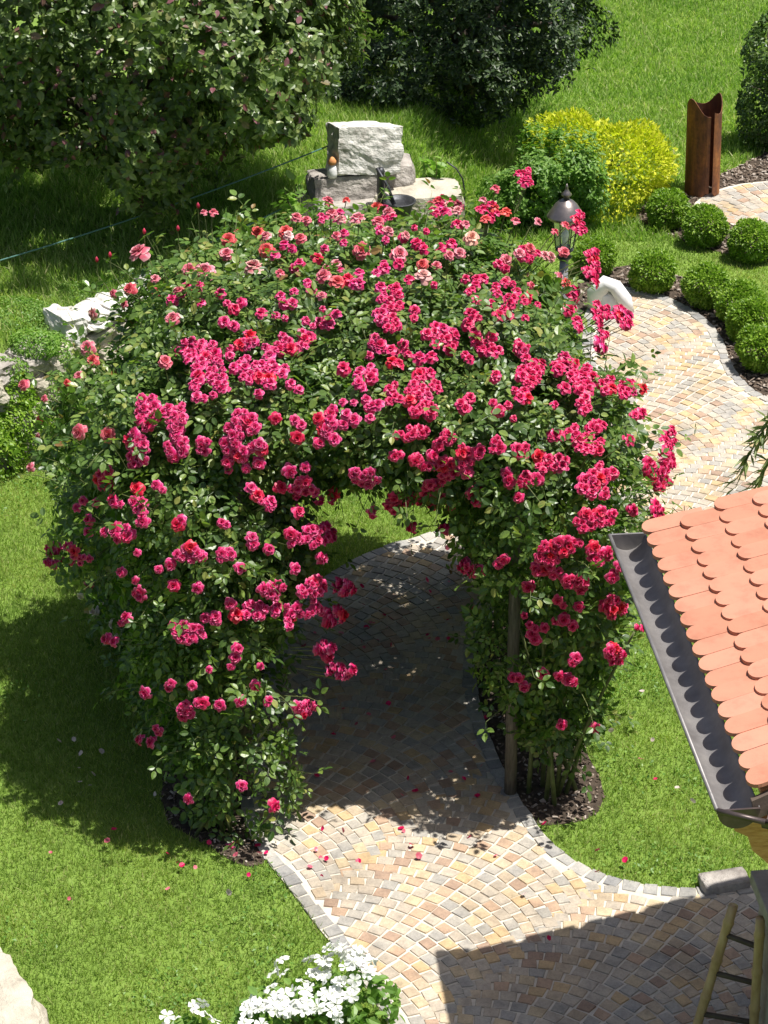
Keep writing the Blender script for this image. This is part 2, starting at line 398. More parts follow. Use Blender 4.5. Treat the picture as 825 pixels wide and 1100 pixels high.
PATH_PX = [(450, 1180), (418, 1100), (378, 1040), (343, 1000), (312, 957), (285, 925), (263, 890), (256, 850), (262, 780), (285, 720), (318, 662), (345, 622), (380, 602), (412, 588),
           (450, 577), (500, 562), (560, 548), (615, 528), (632, 480), (632, 430), (625, 380), (626, 340), (640, 318), (662, 308), (690, 312), (722, 322), (754, 339), (776, 362), (785, 392), (802, 416), (832, 433), (900, 450), (1010, 480),
           (1010, 620), (900, 640), (780, 625), (690, 615), (620, 622), (560, 640), (520, 670), (508, 700), (512, 745), (528, 800), (550, 845), (574, 885), (600, 915), (640, 940), (700, 954), (765, 957), (830, 945), (900, 920), (1050, 900), (1100, 1180)]
PATH = chaikin(gp(PATH_PX), 2)
PATH2 = chaikin(gp([(738, 222), (775, 201), (830, 194), (920, 196), (960, 240), (920, 268), (825, 253), (790, 244), (762, 233)]), 2)
BED_LOW = chaikin(gp([(600, 318), (640, 291), (690, 283), (735, 299), (778, 310), (805, 326), (835, 338), (920, 360), (920, 455), (832, 433), (802, 416), (785, 392), (776, 362), (754, 339), (722, 322), (690, 312), (662, 308), (640, 318), (620, 345)]), 1)
BED_UP = chaikin(gp([(676, 238), (700, 213), (735, 208), (790, 180), (835, 160), (930, 150), (960, 250), (930, 300), (825, 281), (775, 273), (725, 256)]), 1)
BED_R = chaikin(gp([(506, 690), (540, 640), (590, 640), (612, 700), (625, 800), (652, 850), (640, 880), (590, 888), (574, 885), (550, 845), (528, 800), (512, 745)]), 1)
BED_L = chaikin(gp([(180, 800), (200, 720), (260, 650), (318, 655), (285, 720), (262, 780), (256, 850), (263, 890), (290, 925), (265, 935), (215, 905), (170, 880)]), 1)

def sheet(name, poly, z, mat):
    bm = bmesh.new(); f = bm.faces.new([bm.verts.new((p[0], p[1], z)) for p in poly]); bmesh.ops.triangulate(bm, faces=[f])
    bmesh.ops.recalc_face_normals(bm, faces=bm.faces)
    if bm.faces[:][0].normal.z < 0: bmesh.ops.reverse_faces(bm, faces=bm.faces)
    me = bpy.data.meshes.new(name); bm.to_mesh(me); bm.free(); me.materials.append(mat)
    o = bpy.data.objects.new(name, me); COL.objects.link(o); return tag(o, kind='structure')
for nm, pl in (('flower_bed', BED_LOW), ('flower_bed', BED_UP), ('flower_bed', BED_R), ('flower_bed', BED_L)):
    sheet(nm, pl, .005, M['soil'])

def polydist(poly, p):
    """signed-less distance of points p to the closed polyline"""
    a = poly; b = np.roll(poly, -1, 0); d = np.full(len(p), 1e9)
    for i in range(len(a)):
        e = b[i]-a[i]; L = (e@e) or 1e-9
        t = np.clip(((p-a[i])@e)/L, 0, 1); dd = np.linalg.norm(p - a[i] - t[:, None]*e, axis=1); d = np.minimum(d, dd)
    return d

ST_F = [(0, 1, 2, 3), (0, 4, 5, 1), (1, 5, 6, 2), (2, 6, 7, 3), (3, 7, 4, 0)]
def stone_arrays(quads, z0, h, rngl):
    quads = np.asarray(quads); n = len(quads)
    c = quads.mean(1, keepdims=True); top = c + (quads-c)*.93; hz = h + rngl.normal(0, .0012, (n, 1, 1))
    tilt = rngl.normal(0, .016, (n, 1, 2)); zt = z0 + hz + ((top-c)*tilt).sum(-1, keepdims=True)
    T = np.concatenate([top, zt], 2); B = np.concatenate([quads, np.full((n, 4, 1), z0)], 2)
    V = np.concatenate([T, B], 1).reshape(-1, 3)
    tl = np.concatenate([np.array(f) for f in ST_F]); L = (tl[None] + (np.arange(n)*8)[:, None]).ravel()
    return V, L, np.tile([4]*5, n)
def edge_row(poly, keep, wdt=.082, ln=.098, inset=.0):
    """a row of grey setts along the inside of the path outline"""
    P = np.vstack([poly, poly[:1]]); seg = np.linalg.norm(np.diff(P, axis=0), axis=1); s = np.concatenate([[0], np.cumsum(seg)])
    area = .5*np.sum(poly[:, 0]*np.roll(poly[:, 1], -1) - np.roll(poly[:, 0], -1)*poly[:, 1]); sg = 1 if area > 0 else -1
    out = []; n = int(s[-1]/ln)
    for i in range(n):
        a, b = i*ln, (i+1)*ln - .012
        pa = np.array([np.interp(a, s, P[:, k]) for k in (0, 1)]); pb = np.array([np.interp(b, s, P[:, k]) for k in (0, 1)])
        t = (pb-pa)/max(np.linalg.norm(pb-pa), 1e-6); nrm = np.array([-t[1], t[0]])*sg
        if keep(pa):
            w2 = wdt + rng.normal(0, .006)
            out.append(np.array([pa+nrm*inset, pb+nrm*inset, pb+nrm*(inset+w2), pa+nrm*(inset+w2)]) + rng.normal(0, .005, (4, 2)))
    return out
def setts(poly, strip_w, ang, seed, s=.092, R=.85, org=(0, 0), margin=.125):
    """segmental arcs of small setts, stacked along the strip direction"""
    rl = np.random.default_rng(seed); ca, sa = math.cos(ang), math.sin(ang); Q = []
    lo, hi = poly.min(0)-1.5, poly.max(0)+1.5; diag = np.linalg.norm(hi-lo); cen = (lo+hi)/2
    nk = int(diag/strip_w)+2
    th = math.asin(min(.98, strip_w/2/R))
    for k in range(-nk//2, nk//2+1):
        for j in range(int(-diag/2/s), int(diag/2/s)):
            m = max(3, int(round(2*th*R/ (s*1.08)))); off = rl.uniform(-.3, .3)
            for i in range(m):
                a0 = -th + 2*th*(i+off*.3*(0 if i == 0 else 1))/m; a1 = -th + 2*th*(i+1+off*.3*(0 if i == m-1 else 1))/m
                g = .0085/R/2*1.3; r0, r1 = R, R + s - .009
                pts = []
                for (r, a) in ((r0, a0+g), (r0, a1-g), (r1, a1-g), (r1, a0+g)):
                    x = k*strip_w + r*math.sin(a); y = j*s + r*math.cos(a) - R
                    pts.append((x*ca - y*sa, x*sa + y*ca))
                Q.append(pts)
    Q = np.array(Q) + cen + np.array(org); Q += rl.normal(0, .0035, Q.shape)
    c = Q.mean(1); px, py, dp = project(np.column_stack([c, np.zeros(len(c))]))
    ok = inside(poly, c[:, 0], c[:, 1]) & (px > -250) & (px < 1080) & (py < 1250) & (py > -100); Q = Q[ok]; c = c[ok]
    ok = polydist(poly, c) > margin
    return Q[ok]
RL = np.random.default_rng(5)
path = sheet('path', PATH, .009, M['mortar'])
sheet('path', PATH2, .009, M['mortar'])
near = PATH
Q1 = setts(PATH, 1.12, math.radians(-38), 3, s=.079, margin=.1)
V, L, Z = stone_arrays(Q1, .0095, .006, RL)
tag(np_object('path_paving', V, L, Z, M['sett']), kind='structure')
Q2 = setts(PATH2, 1.12, math.radians(20), 4, margin=.05)
V, L, Z = stone_arrays(Q2, .0095, .006, RL); tag(np_object('path_paving', V, L, Z, M['sett']), kind='structure')
E = edge_row(PATH, lambda p: True)
V, L, Z = stone_arrays(np.array(E), .0095, .007, RL); tag(np_object('path_edging', V, L, Z, M['edge_sett']), kind='structure')

# ------------------------------------------------------------------ grass
BL_V = np.array([(-.5, 0, 0), (.5, 0, 0), (-.38, .10, .55), (.38, .10, .55), (0, .36, 1.0)]); BL_F = [(0, 1, 3, 2), (2, 3, 4)]
EXCL = [PATH, PATH2, BED_LOW, BED_UP, BED_R, BED_L]
def grass(name, n, box, filt, h, wd, mat, label=None):
    x = rng.uniform(box[0], box[1], n); y = rng.uniform(box[2], box[3], n); z = height(x, y)
    px, py, dp = project(np.stack([x, y, z], -1))
    ok = (px > -130) & (px < 950) & (py > -70) & (py < 1180) & filt(x, y, px, py)
    for p in EXCL: ok &= ~inside(p, x, y)
    x, y, z = x[ok], y[ok], z[ok]; m = len(x)
    a = rng.uniform(0, 2*math.pi, m); lean = rng.normal(0, .42, (m, 2))
    up = np.stack([lean[:, 0], lean[:, 1], np.ones(m)], 1)
    tilt = np.stack([np.cos(a), np.sin(a), np.zeros(m)], 1)
    zax = up/np.linalg.norm(up, axis=1, keepdims=True); R = frames(tilt - (tilt*zax).sum(1, keepdims=True)*zax, zax)
    hh = h[0] + (h[1]-h[0])*rng.random(m)**1.3; pat = snoise(np.stack([x, y, z*0], -1), 2.2); hh *= 1 + .06*np.clip(pat, -1, 1.5)
    sc = np.stack([wd*rng.uniform(.7, 1.3, m), hh, hh], 1)
    V, L, Z = scatter(BL_V, BL_F, np.stack([x, y, z-.003], 1), R, sc)
    o = np_object(name, V, L, Z, mat); return tag(o, label, None, None, 'stuff')
def on_terr(x, y): return ((x-WP[0])*WN[0] + (y-WP[1])*WN[1]) > 0.0
grass('grass', 520000, (-4.2, 3.2, 8.6, 16.3), lambda x, y, px, py: ~on_terr(x, y), (.025, .055), .0042, M['grass'])
grass('grass', 150000, (-4.5, 1.0, 13.0, 21.0), lambda x, y, px, py: on_terr(x, y), (.05, .14), .0085, M['grass_rough'])
grass('grass', 70000, (1.0, 4.6, 16.3, 20.5), lambda x, y, px, py: (py < 335) & (py > 180), (.02, .04), .007, M['grass'])
grass('grass', 230000, (-.6, 7.5, 18.6, 29.5), lambda x, y, px, py: (py < 260), (.05, .12), .011, M['grass_rough'])
grass('grass', 30000, (-1.2, 1.3, 15.5, 19.5), lambda x, y, px, py: ~on_terr(x, y), (.03, .07), .006, M['grass'])

def weeds(n):
    c = np.column_stack([rng.uniform(-3.4, 2.2, 46), rng.uniform(9, 15.5, 46)]); k = rng.integers(0, 46, n); p = c[k] + rng.normal(0, .13, (n, 2))
    ok = ~on_terr(p[:, 0], p[:, 1])
    for q_ in EXCL: ok &= ~inside(q_, p[:, 0], p[:, 1])
    p = p[ok]; m = len(p); z = rng.normal(0, .35, (m, 3)) + (0, 0, 1); y = rng.normal(size=(m, 3))
    V0 = np.array([(0, 0, 0), (.3, .5, .05), (0, 1, .02), (-.3, .5, .05)])
    V, L, Z = scatter(V0, [(0, 1, 2, 3)], np.column_stack([p, rng.uniform(.025, .05, m)]), frames(y, z), rng.uniform(.014, .03, m))
    tag(np_object('clover', V, L, Z, M['shrub_leaf']), kind='stuff')
weeds(5200)
def chips(poly, n, size, zoff=.006):
    lo, hi = poly.min(0), poly.max(0); p = rng.uniform(lo, hi, (n, 2)); ok = inside(poly, p[:, 0], p[:, 1]) & ~inside(PATH, p[:, 0], p[:, 1]) & ~inside(PATH2, p[:, 0], p[:, 1]); p = p[ok]; m = len(p)
    y = rng.normal(size=(m, 3)); y[:, 2] *= .3; zz = rng.normal(size=(m, 3))*.35 + (0, 0, 1)
    V0 = np.array([(-.5, -.5, 0), (.5, -.4, 0), (.45, .5, 0), (-.4, .45, 0), (-.4, -.4, .25), (.4, -.3, .25), (.35, .4, .25), (-.3, .35, .25)])
    F0 = [(4, 5, 6, 7), (0, 1, 5, 4), (1, 2, 6, 5), (2, 3, 7, 6), (3, 0, 4, 7)]
    sc = np.stack([rng.uniform(.3, .7, m), rng.uniform(.6, 1.6, m), rng.uniform(.5, 1, m)], 1)*size
    return scatter(V0, F0, np.column_stack([p, np.full(m, zoff) + rng.uniform(0, .012, m)]), frames(y, zz), sc)
V, L, Z = join([chips(BED_LOW, 5200, .035), chips(BED_UP, 6500, .035), chips(BED_R, 1800, .022), chips(BED_L, 1800, .022)])
tag(np_object('bark_mulch', V, L, Z, M['chip']), kind='stuff')

# ------------------------------------------------------------------ foliage machinery
def leaflet():
    """one serrated-outline leaf, folded along the midrib, length 1 along +y"""
    V = [(0, 0, 0), (0, .35, -.03), (0, .7, -.045), (0, 1, -.12), (.2, .14, .035), (.31, .42, .055), (.22, .74, .02), (-.2, .14, .035), (-.31, .42, .055), (-.22, .74, .02)]
    F = [(0, 4, 5, 1), (1, 5, 6, 2), (2, 6, 3), (0, 1, 8, 7), (1, 2, 9, 8), (2, 3, 9)]
    return np.array(V), F
LV, LF = leaflet()
SV = np.array([(0, 0, 0), (0, .5, -.05), (0, 1, -.1), (.28, .42, .06), (-.28, .42, .06)]); SF = [(0, 3, 2, 1), (0, 1, 2, 4)]
def compound(nl=5, s=.5):
    V = []; F = []
    spots = [(0, .62, 0, 1.0), (.05, .42, -62, .88), (-.05, .42, 62, .88), (.04, .16, -72, .7), (-.04, .16, 72, .7)][:nl]
    for x, y, a, k in spots:
        a = math.radians(a); R = np.array([[math.cos(a), -math.sin(a), 0], [math.sin(a), math.cos(a), 0], [0, 0, 1]])
        o = len(V); V += list((LV*s*k) @ R.T + np.array([x, y, 0])); F += [tuple(i+o for i in f) for f in LF]
    o = len(V); V += [(-.008, 0, 0), (.008, 0, 0), (0, .66, -.01)]; F.append((o, o+1, o+2))
    return np.array(V), F
RV, RF = compound(5, .46); RV3, RF3 = compound(3, .5)
def rand_dirs(n):
    d = rng.normal(size=(n, 3)); return d/np.linalg.norm(d, axis=1, keepdims=True)
class Blobs:
    def __init__(s, rows): a = np.array(rows, float); s.c = a[:, :3]; s.r = a[:, 3:6]
    def f(s, p):
        d = np.linalg.norm((p[..., None, :] - s.c)/s.r, axis=-1); return (d-1).min(-1)
    def which(s, p):
        d = np.linalg.norm((p[..., None, :] - s.c)/s.r, axis=-1); return d.argmin(-1)
    def shell(s, n, depth=.4, bump=.14, freq=5., inner=.72, gaps=0.0, only=None):
        ids = np.arange(len(s.c)) if only is None else np.array(only)
        r = s.r[ids]; ar = r[:, 0]*r[:, 1]+r[:, 1]*r[:, 2]+r[:, 0]*r[:, 2]; e = ids[rng.choice(len(ids), n, p=ar/ar.sum())]
        u = rand_dirs(n); base = s.c[e] + u*s.r[e]; nz = snoise(base, freq)
        t = 1 + bump*nz - depth*rng.random(n)**1.7
        p = s.c[e] + u*s.r[e]*t[:, None]
        d = np.linalg.norm((p[:, None, :] - s.c)/s.r, axis=-1); d[np.arange(n), e] = 9
        ok = (d.min(1) > inner) & (p[:, 2] > .02)
        if gaps: ok &= (snoise(p, freq*1.7) + rng.normal(0, .5, n)) > gaps - 1.2
        nr = u/s.r[e]; nr /= np.linalg.norm(nr, axis=1, keepdims=True)
        return p[ok], nr[ok]
def leaves(p, nr, tv, tf, size, outw=.5, up=.6, droop=.25, jit=.6, sv=.3):
    n = len(p); d = rand_dirs(n); tang = d - (d*nr).sum(1, keepdims=True)*nr
    y = tang + nr*outw + np.array([0, 0, -droop]); z = nr*.7 + np.array([0, 0, up]) + rng.normal(0, jit, (n, 3))
    sc = size*rng.uniform(1-sv, 1+sv, n)
    return scatter(tv, tf, p, frames(y, z), sc)

def rosettes(p, nr, tv, tf, size, k=6, up=.7, spread=.55, sv=.3):
    n = len(p); ax = nr + np.array([0, 0, up]) + rng.normal(0, .35, (n, 3)); ax /= np.linalg.norm(ax, axis=1, keepdims=True)
    r0 = rand_dirs(n); x = r0 - (r0*ax).sum(1, keepdims=True)*ax; x /= np.linalg.norm(x, axis=1, keepdims=True); y = np.cross(ax, x)
    P = []; Y = []; Zx = []
    for i in range(k):
        a = 2.4*i + rng.normal(0, .25, n); h = (i/k)
        d = x*np.cos(a)[:, None] + y*np.sin(a)[:, None] + ax*(spread*(h*1.6-.35) + rng.normal(0, .15, n))[:, None]
        P.append(p - ax*size*(.9*(1-h))); Y.append(d - np.array([0, 0, .12])); Zx.append(ax + rng.normal(0, .22, (n, 3)))
    P, Y, Zx = np.concatenate(P), np.concatenate(Y), np.concatenate(Zx); h = np.tile(np.arange(k)[:, None]/k, (1, n)).ravel()
    return scatter(tv, tf, P, frames(Y, Zx), size*rng.uniform(1-sv, 1+sv, len(P))*(1.1-.35*h))
# roses ------------------------------------------------------------
def rose_template(npet, seed, cup=1.0):
    rl = np.random.default_rng(seed); V = []; F = []; T = []
    for i in range(npet):
        k = i/(npet-1); az = i*2.39996 + rl.normal(0, .15); op = (.08 + 1.3*k**.9*cup) + rl.normal(0, .07)
        ln = .36 + .30*k; wd = .30 + .34*k; o = len(V); nu, nv = 4, 4
        for b in range(nv):
            v = b/(nv-1); th = op*(.45 + .75*v) + (.5*k*v**3)
            rad = .03 + ln*math.sin(th)*v; zz = ln*math.cos(th)*v - .10*k
            for a in range(nu):
                u = (a/(nu-1)-.5)*2; ww = wd*(math.sin(math.pi*min(1, .16+.5*v)))**.7
                an = az; lx = u*ww*.5; cupz = -.16*abs(u)**2*ww*(1-k*.8); ruf = rl.normal(0, .025)*v
                x = math.cos(an)*(rad + cupz*1.0 - .30*u*u*rad) - math.sin(an)*lx; y = math.sin(an)*(rad + cupz - .30*u*u*rad) + math.cos(an)*lx
                V.append((x+ruf, y+ruf, zz + ruf)); T.append(min(1, v*.9 + .12*abs(u)))
        for b in range(nv-1):
            for a in range(nu-1): F.append((o+b*nu+a, o+b*nu+a+1, o+(b+1)*nu+a+1, o+(b+1)*nu+a))
    V = np.array(V); V /= np.abs(V[:, :2]).max()*2.0
    return V, F, np.array(T)
ROSES = [rose_template(n_, s, c) for n_, s, c in ((19, 1, 1.0), (19, 2, 1.1), (17, 3, .85), (26, 4, .8))]
SEPV = None
def to_xyz(tpl): return tpl[0]

# the arch: blobs (centre, radii), columns left and right and the roof over them
ARCH = [
 # left side
 (-.88, 11.08, .42, .36, .28, .50), (-.92, 11.2, 1.05, .48, .36, .55), (-.92, 11.42, 1.65, .56, .46, .52), (-.62, 11.38, 1.45, .28, .3, .42),
 (-1.12, 12.2, .7, .36, .6, .75), (-1.3, 12.2, 1.5, .54, .65, .6), (-1.1, 13.0, 1.0, .4, .6, 1.0),
 (-1.0, 11.8, 2.08, .65, .45, .42),
 # right side
 (.97, 11.4, .62, .28, .25, .47), (.9, 11.4, 1.15, .4, .36, .55), (.92, 11.45, 1.75, .48, .45, .5), (1.02, 12.3, 1.0, .32, .6, .95), (1.12, 12.2, 1.72, .42, .55, .48), (.9, 13.1, .9, .3, .5, .85),
 (.86, 11.8, 2.03, .54, .45, .38),
 # roof
 (-.55, 11.65, 2.22, .6, .42, .34), (.0, 11.6, 2.24, .55, .42, .32), (.5, 11.65, 2.2, .5, .42, .34),
 (-.7, 12.3, 2.36, .7, .55, .34), (.0, 12.35, 2.42, .7, .55, .3), (.55, 12.3, 2.3, .55, .55, .34),
 # back rows, the larger salmon rose
 (-1.45, 12.95, 1.55, .52, .45, .6), (-1.35, 13.0, .7, .45, .4, .7), (-.95, 13.05, 2.2, .6, .45, .4), (-.2, 13.1, 2.4, .65, .5, .32), (.4, 13.1, 2.36, .52, .5, .34), (.78, 13.0, 2.0, .34, .45, .42),
 (-1.05, 13.7, 1.75, .5, .5, .5), (-.4, 13.85, 2.15, .6, .5, .32), (.25, 13.85, 2.15, .5, .5, .32), (-1.0, 13.9, .8, .36, .4, .8), (.72, 13.75, 1.0, .26, .4, .85),
]
BL = Blobs(ARCH)
LEFT = [0, 1, 2, 3, 4, 5, 6, 7, 15, 18]; RIGHT = [8, 9, 10, 11, 12, 13, 14, 16, 17, 19, 20]; BACK = list(range(21, 32))

arch_base = (0.0, 12.25, 0.0)
ar = thing('garden_arch', arch_base, 'weathered wooden rose arch straddling the paved path, buried in blooms', 'rose arch')
for x, y in ((-.78, 11.35), (.72, 11.36), (-.85, 13.3), (.85, 13.3)):
    MB().tube([(x, y, -.02), (x*.99, y, 1.0), (x*.98, y, 2.1)], [.036, .034, .032], 10).build('post', M['grey_wood'], ar, smooth=True)
for y in (11.62, 13.3):
    MB().tube([(-.8, y, 1.95), (-.55, y, 2.16), (0, y, 2.24), (.55, y, 2.16), (.8, y, 1.95)], .028, 8).build('hoop', M['grey_wood'], ar, smooth=True)
for x, z in ((-.85, 1.96), (.85, 1.96), (0, 2.26), (-.95, 1.2), (.95, 1.2)):
    MB().tube([(x, 11.6, z), (x, 13.4, z)], .022, 8).build('rail', M['grey_wood'], ar, smooth=True)

pl_left = thing('climbing_rose', (-.93, 11.05, 0), 'crimson climbing rose on the near left leg of the arch, reaching down to the lawn', 'climbing rose', 'climbing roses on the garden arch')
pl_right = thing('climbing_rose', (.93, 11.3, 0), 'crimson climbing rose on the right leg of the arch, beside the tiled roof', 'climbing rose', 'climbing roses on the garden arch')
pl_back = thing('climbing_rose', (-1.3, 13.0, 0), 'salmon pink large flowered rose at the back of the arch, near the stone terrace wall', 'climbing rose', 'climbing roses on the garden arch')

def rose_foliage(parent, ids, n5, size, mat, dens=1.0):
    p, nr = BL.shell(n5, .55, .16, 4.2, .70, .55, ids); k = len(p)//5
    parts = [leaves(p[k:], nr[k:], RV, RF, size, .35, .65, .35, .55), leaves(p[:k], nr[:k], RV3, RF3, size*.95, .6, .5, .2, .6)]
    roof = [i for i in ids if i in (7, 14, 15, 16, 17, 18, 19, 20, 23, 24, 25, 28, 29)]
    p, nr = BL.shell(2600, .9, .0, 4.2, .5, 0, roof); parts.append(leaves(p, nr*.2 + np.array([0, 0, .8]), RV, RF, size*1.1, .1, 1.2, .2, .5))
    V, L, Z = join(parts); np_object('foliage', V, L, Z, mat, parent)
    # shoots that stick out of the outline, each with a few leaves along it
    p, nr = BL.shell(n5//40, .02, .05, 4.2, .98, 0, ids); mb = MB(); LP = []; LN = []
    for a, b in zip(p, nr):
        ln = random.uniform(.10, .34); d = Vector(b) + Vector((random.gauss(0, .35), random.gauss(0, .35), random.gauss(.25, .3))); d.normalize()
        q0 = Vector(a) - d*.08; q1 = Vector(a)+d*ln*.6; q2 = Vector(a)+d*ln + Vector((0, 0, -.03))
        mb.tube([q0, q1, q2], [.003, .0022, .0014], 4, False)
        for t in (.25, .5, .75, 1.0):
            LP.append(np.array(q0.lerp(q2, t))); LN.append(np.array((d + Vector((random.gauss(0, .5), random.gauss(0, .5), .5))).normalized()))
    V, L, Z = leaves(np.array(LP), np.array(LN), RV3, RF3, size*.85, .5, .6, .3, .4)
    np_object('shoot_leaves', V, L, Z, mat, parent); tag(mb.build('shoots', M['green_cane'], parent), kind='stuff')
rose_foliage(pl_left, LEFT, 14500, .116, M['rose_leaf'])
rose_foliage(pl_right, RIGHT, 14000, .116, M['rose_leaf'])
rose_foliage(pl_back, BACK, 13000, .13, M['rose_leaf_fresh'])

def canes(parent, base, spots, r=.011):
    for k, (tx, ty, tz) in enumerate(spots):
        b = np.array(base) + np.array([random.gauss(0, .07), random.gauss(0, .06), 0]); t = np.array((tx, ty, tz)); mid = (b*.55+t*.45) + np.array([random.gauss(0, .06), random.gauss(0, .06), .12])
        pts = []
        for i in range(7):
            s = i/6; pts.append(tuple((1-s)**2*b + 2*s*(1-s)*mid + s*s*t))
        MB().tube(pts, [r*(1.15-.6*i/6) for i in range(7)], 7).build('cane', M['green_cane'], parent, smooth=True)
canes(pl_left, (-.9, 11.0, -.02), [(-.95, 11.2, 1.4), (-.75, 11.2, 1.2), (-1.15, 11.3, 1.2), (-.8, 11.4, 2.0), (-.62, 10.95, .75)])
canes(pl_right, (.95, 11.35, -.02), [(.85, 11.3, 1.3), (1.0, 11.35, 1.4), (1.1, 11.5, 1.5), (.75, 11.35, 1.1), (.9, 11.25, 1.2), (1.2, 11.45, 1.1), (.8, 11.5, 1.8), (1.36, 11.25, 1.15)], .013)
canes(pl_back, (-1.3, 13.0, -.02), [(-1.4, 12.9, 1.5), (-1.0, 13.0, 2.0), (-1.6, 12.8, 1.3)])

# blooms: pixel of the photo, spread, count; each is set on the surface of the bush where its sight line meets it
CR = [  # crimson
 (476,228,14,8,5),(416,238,12,7,3),(523,232,12,8,4),(357,240,10,9,4),(560,277,10,5,3),(370,262,8,5,2),(540,288,8,4,2),
 (455,262,50,16,7),(330,282,34,14,6),(400,300,40,14,6),(505,318,44,14,8),(560,330,26,18,6),(230,325,40,12,5),(330,322,26,10,4),(560,440,30,20,5),(380,445,22,12,4),(300,425,20,10,3),(110,560,25,25,4),(170,610,30,25,4),(250,720,40,30,5),(600,660,36,26,5),
 (255,336,2,2,1),(240,353,3,3,1),(250,353,4,3,1),(279,339,2,3,1),(303,335,6,4,2),(300,349,6,5,2),(345,348,18,9,6),(326,362,5,5,2),(248,378,4,5,2),(265,370,9,8,4),(300,375,13,10,5),(320,376,8,7,3),(280,402,23,12,12),(215,388,20,18,12),(225,412,18,18,13),(200,380,8,10,4),
 (368,403,3,3,1),(404,314,4,4,1),(419,312,6,6,2),(420,327,9,11,6),(405,346,6,6,2),(418,350,8,8,4),(443,345,5,6,2),(466,363,8,8,4),(480,370,8,8,5),(508,352,7,8,4),(528,362,3,3,1),(531,345,3,3,1),(512,377,10,9,6),(526,380,7,7,4),(505,392,4,4,2),(559,377,6,6,3),(405,375,9,9,4),(428,386,9,12,6),(445,390,3,3,1),(462,395,3,3,1),
 (395,412,9,11,6),(428,430,10,10,5),(400,437,7,4,3),(455,420,15,11,9),(452,441,11,7,5),(441,466,14,4,5),(475,474,7,7,4),(423,486,4,4,2),(455,492,9,7,4),(478,500,12,9,6),(498,492,7,12,6),(393,507,11,8,6),(427,533,9,7,5),(405,542,5,5,2),(465,520,11,7,6),(446,528,6,4,3),(468,534,5,3,2),(483,534,2,2,1),(453,567,3,2,1),(488,570,3,3,1),(493,542,2,2,1),
 (500,440,4,3,2),(509,431,3,3,1),(533,412,3,5,2),(517,485,5,4,2),(531,476,4,6,3),(559,481,6,5,3),(543,500,3,3,1),(523,522,3,3,1),(509,526,2,2,1),(569,517,9,5,4),(551,521,2,2,1),(559,538,2,2,1),(516,535,5,4,2),
 (565,405,11,13,9),(602,384,3,3,1),(605,398,9,9,5),(622,415,10,12,10),(648,418,5,7,3),(607,425,2,3,1),(626,438,5,6,3),(603,470,14,7,6),(592,500,13,8,7),(638,460,8,4,3),(630,483,12,8,7),(643,511,9,8,6),(628,523,9,7,5),
 (669,423,7,8,4),(682,420,2,2,1),(678,447,5,4,2),(672,474,2,2,1),(712,470,5,7,4),(710,493,5,10,6),(703,512,8,10,8),(698,550,4,8,4),(645,533,4,4,2),(630,560,10,7,5),(645,555,9,5,4),(690,500,5,6,3),(672,550,5,4,2),
 (618,245,4,10,5),(629,288,5,16,8),(661,345,7,8,7),(608,325,5,14,5),(637,342,8,12,5),(615,353,4,4,2),(639,370,5,9,4),(563,197,7,7,4),
 (118,510,7,8,4),(160,445,10,14,11),(150,482,7,16,10),(153,524,3,4,1),(149,538,2,3,1),(190,450,11,12,10),(190,478,10,9,6),(223,478,5,6,3),(173,528,4,3,2),(133,541,4,4,2),(156,553,4,12,4),(137,573,9,6,4),(192,560,4,4,2),(66,595,8,11,6),(90,594,14,6,4),(78,580,3,4,1),
 (262,458,14,12,9),(254,480,9,7,5),(280,476,6,6,3),(243,497,5,5,2),(264,494,5,4,2),(278,496,3,3,1),(293,452,3,3,1),(316,458,6,4,2),(318,470,3,3,1),(355,460,10,11,7),(340,471,3,3,1),(361,473,3,3,1),(308,502,3,3,1),(330,497,3,2,1),(273,530,5,5,2),(292,525,4,4,1),(284,544,7,4,3),(324,520,12,8,6),(355,526,5,4,2),(345,529,3,2,1),(241,562,4,4,2),(268,581,4,3,2),(312,554,3,3,1),(312,577,5,5,3),(335,575,14,9,9),(340,595,4,4,2),(285,586,2,2,1),
 (243,594,7,6,3),(254,606,3,3,1),(206,592,11,6,5),(312,607,3,3,1),(245,643,3,3,1),(210,628,3,3,1),(290,630,11,8,5),(270,657,9,7,5),(252,658,2,2,1),(205,677,16,9,8),(227,666,6,4,3),(330,633,10,12,8),(295,655,4,4,2),(311,652,6,6,3),(332,655,6,5,3),(352,660,8,7,5),(303,673,5,5,2),(363,630,10,7,5),(342,698,7,6,4),(357,720,12,6,6),(285,747,5,5,2),(322,757,10,5,5),
 (155,630,4,4,2),(140,665,4,5,2),(126,689,4,4,2),(187,735,3,4,2),(165,740,3,3,1),(202,757,5,5,4),(172,782,5,5,2),(158,793,3,3,1),(171,798,2,2,1),(218,748,5,4,2),(260,840,2,2,1),(289,857,3,3,1),(207,853,2,2,1),(249,903,2,2,1),
 (512,606,11,4,4),(540,598,5,3,2),(592,590,9,10,8),(588,608,11,4,4),(610,583,10,5,5),(640,590,8,8,5),(568,625,4,3,2),(617,621,12,5,6),(659,605,2,2,1),(651,616,2,3,1),(645,640,4,4,2),(654,652,8,7,6),(682,645,2,2,1),(681,672,5,4,2),(578,675,5,3,2),(579,684,4,2,1),(655,700,8,6,5),(598,720,2,2,1),(608,727,2,2,1),(617,726,3,3,1),(587,717,4,2,1),(557,720,5,5,2),(566,732,2,2,1),(615,708,2,5,2),(605,775,3,3,1),(632,775,3,3,1)]
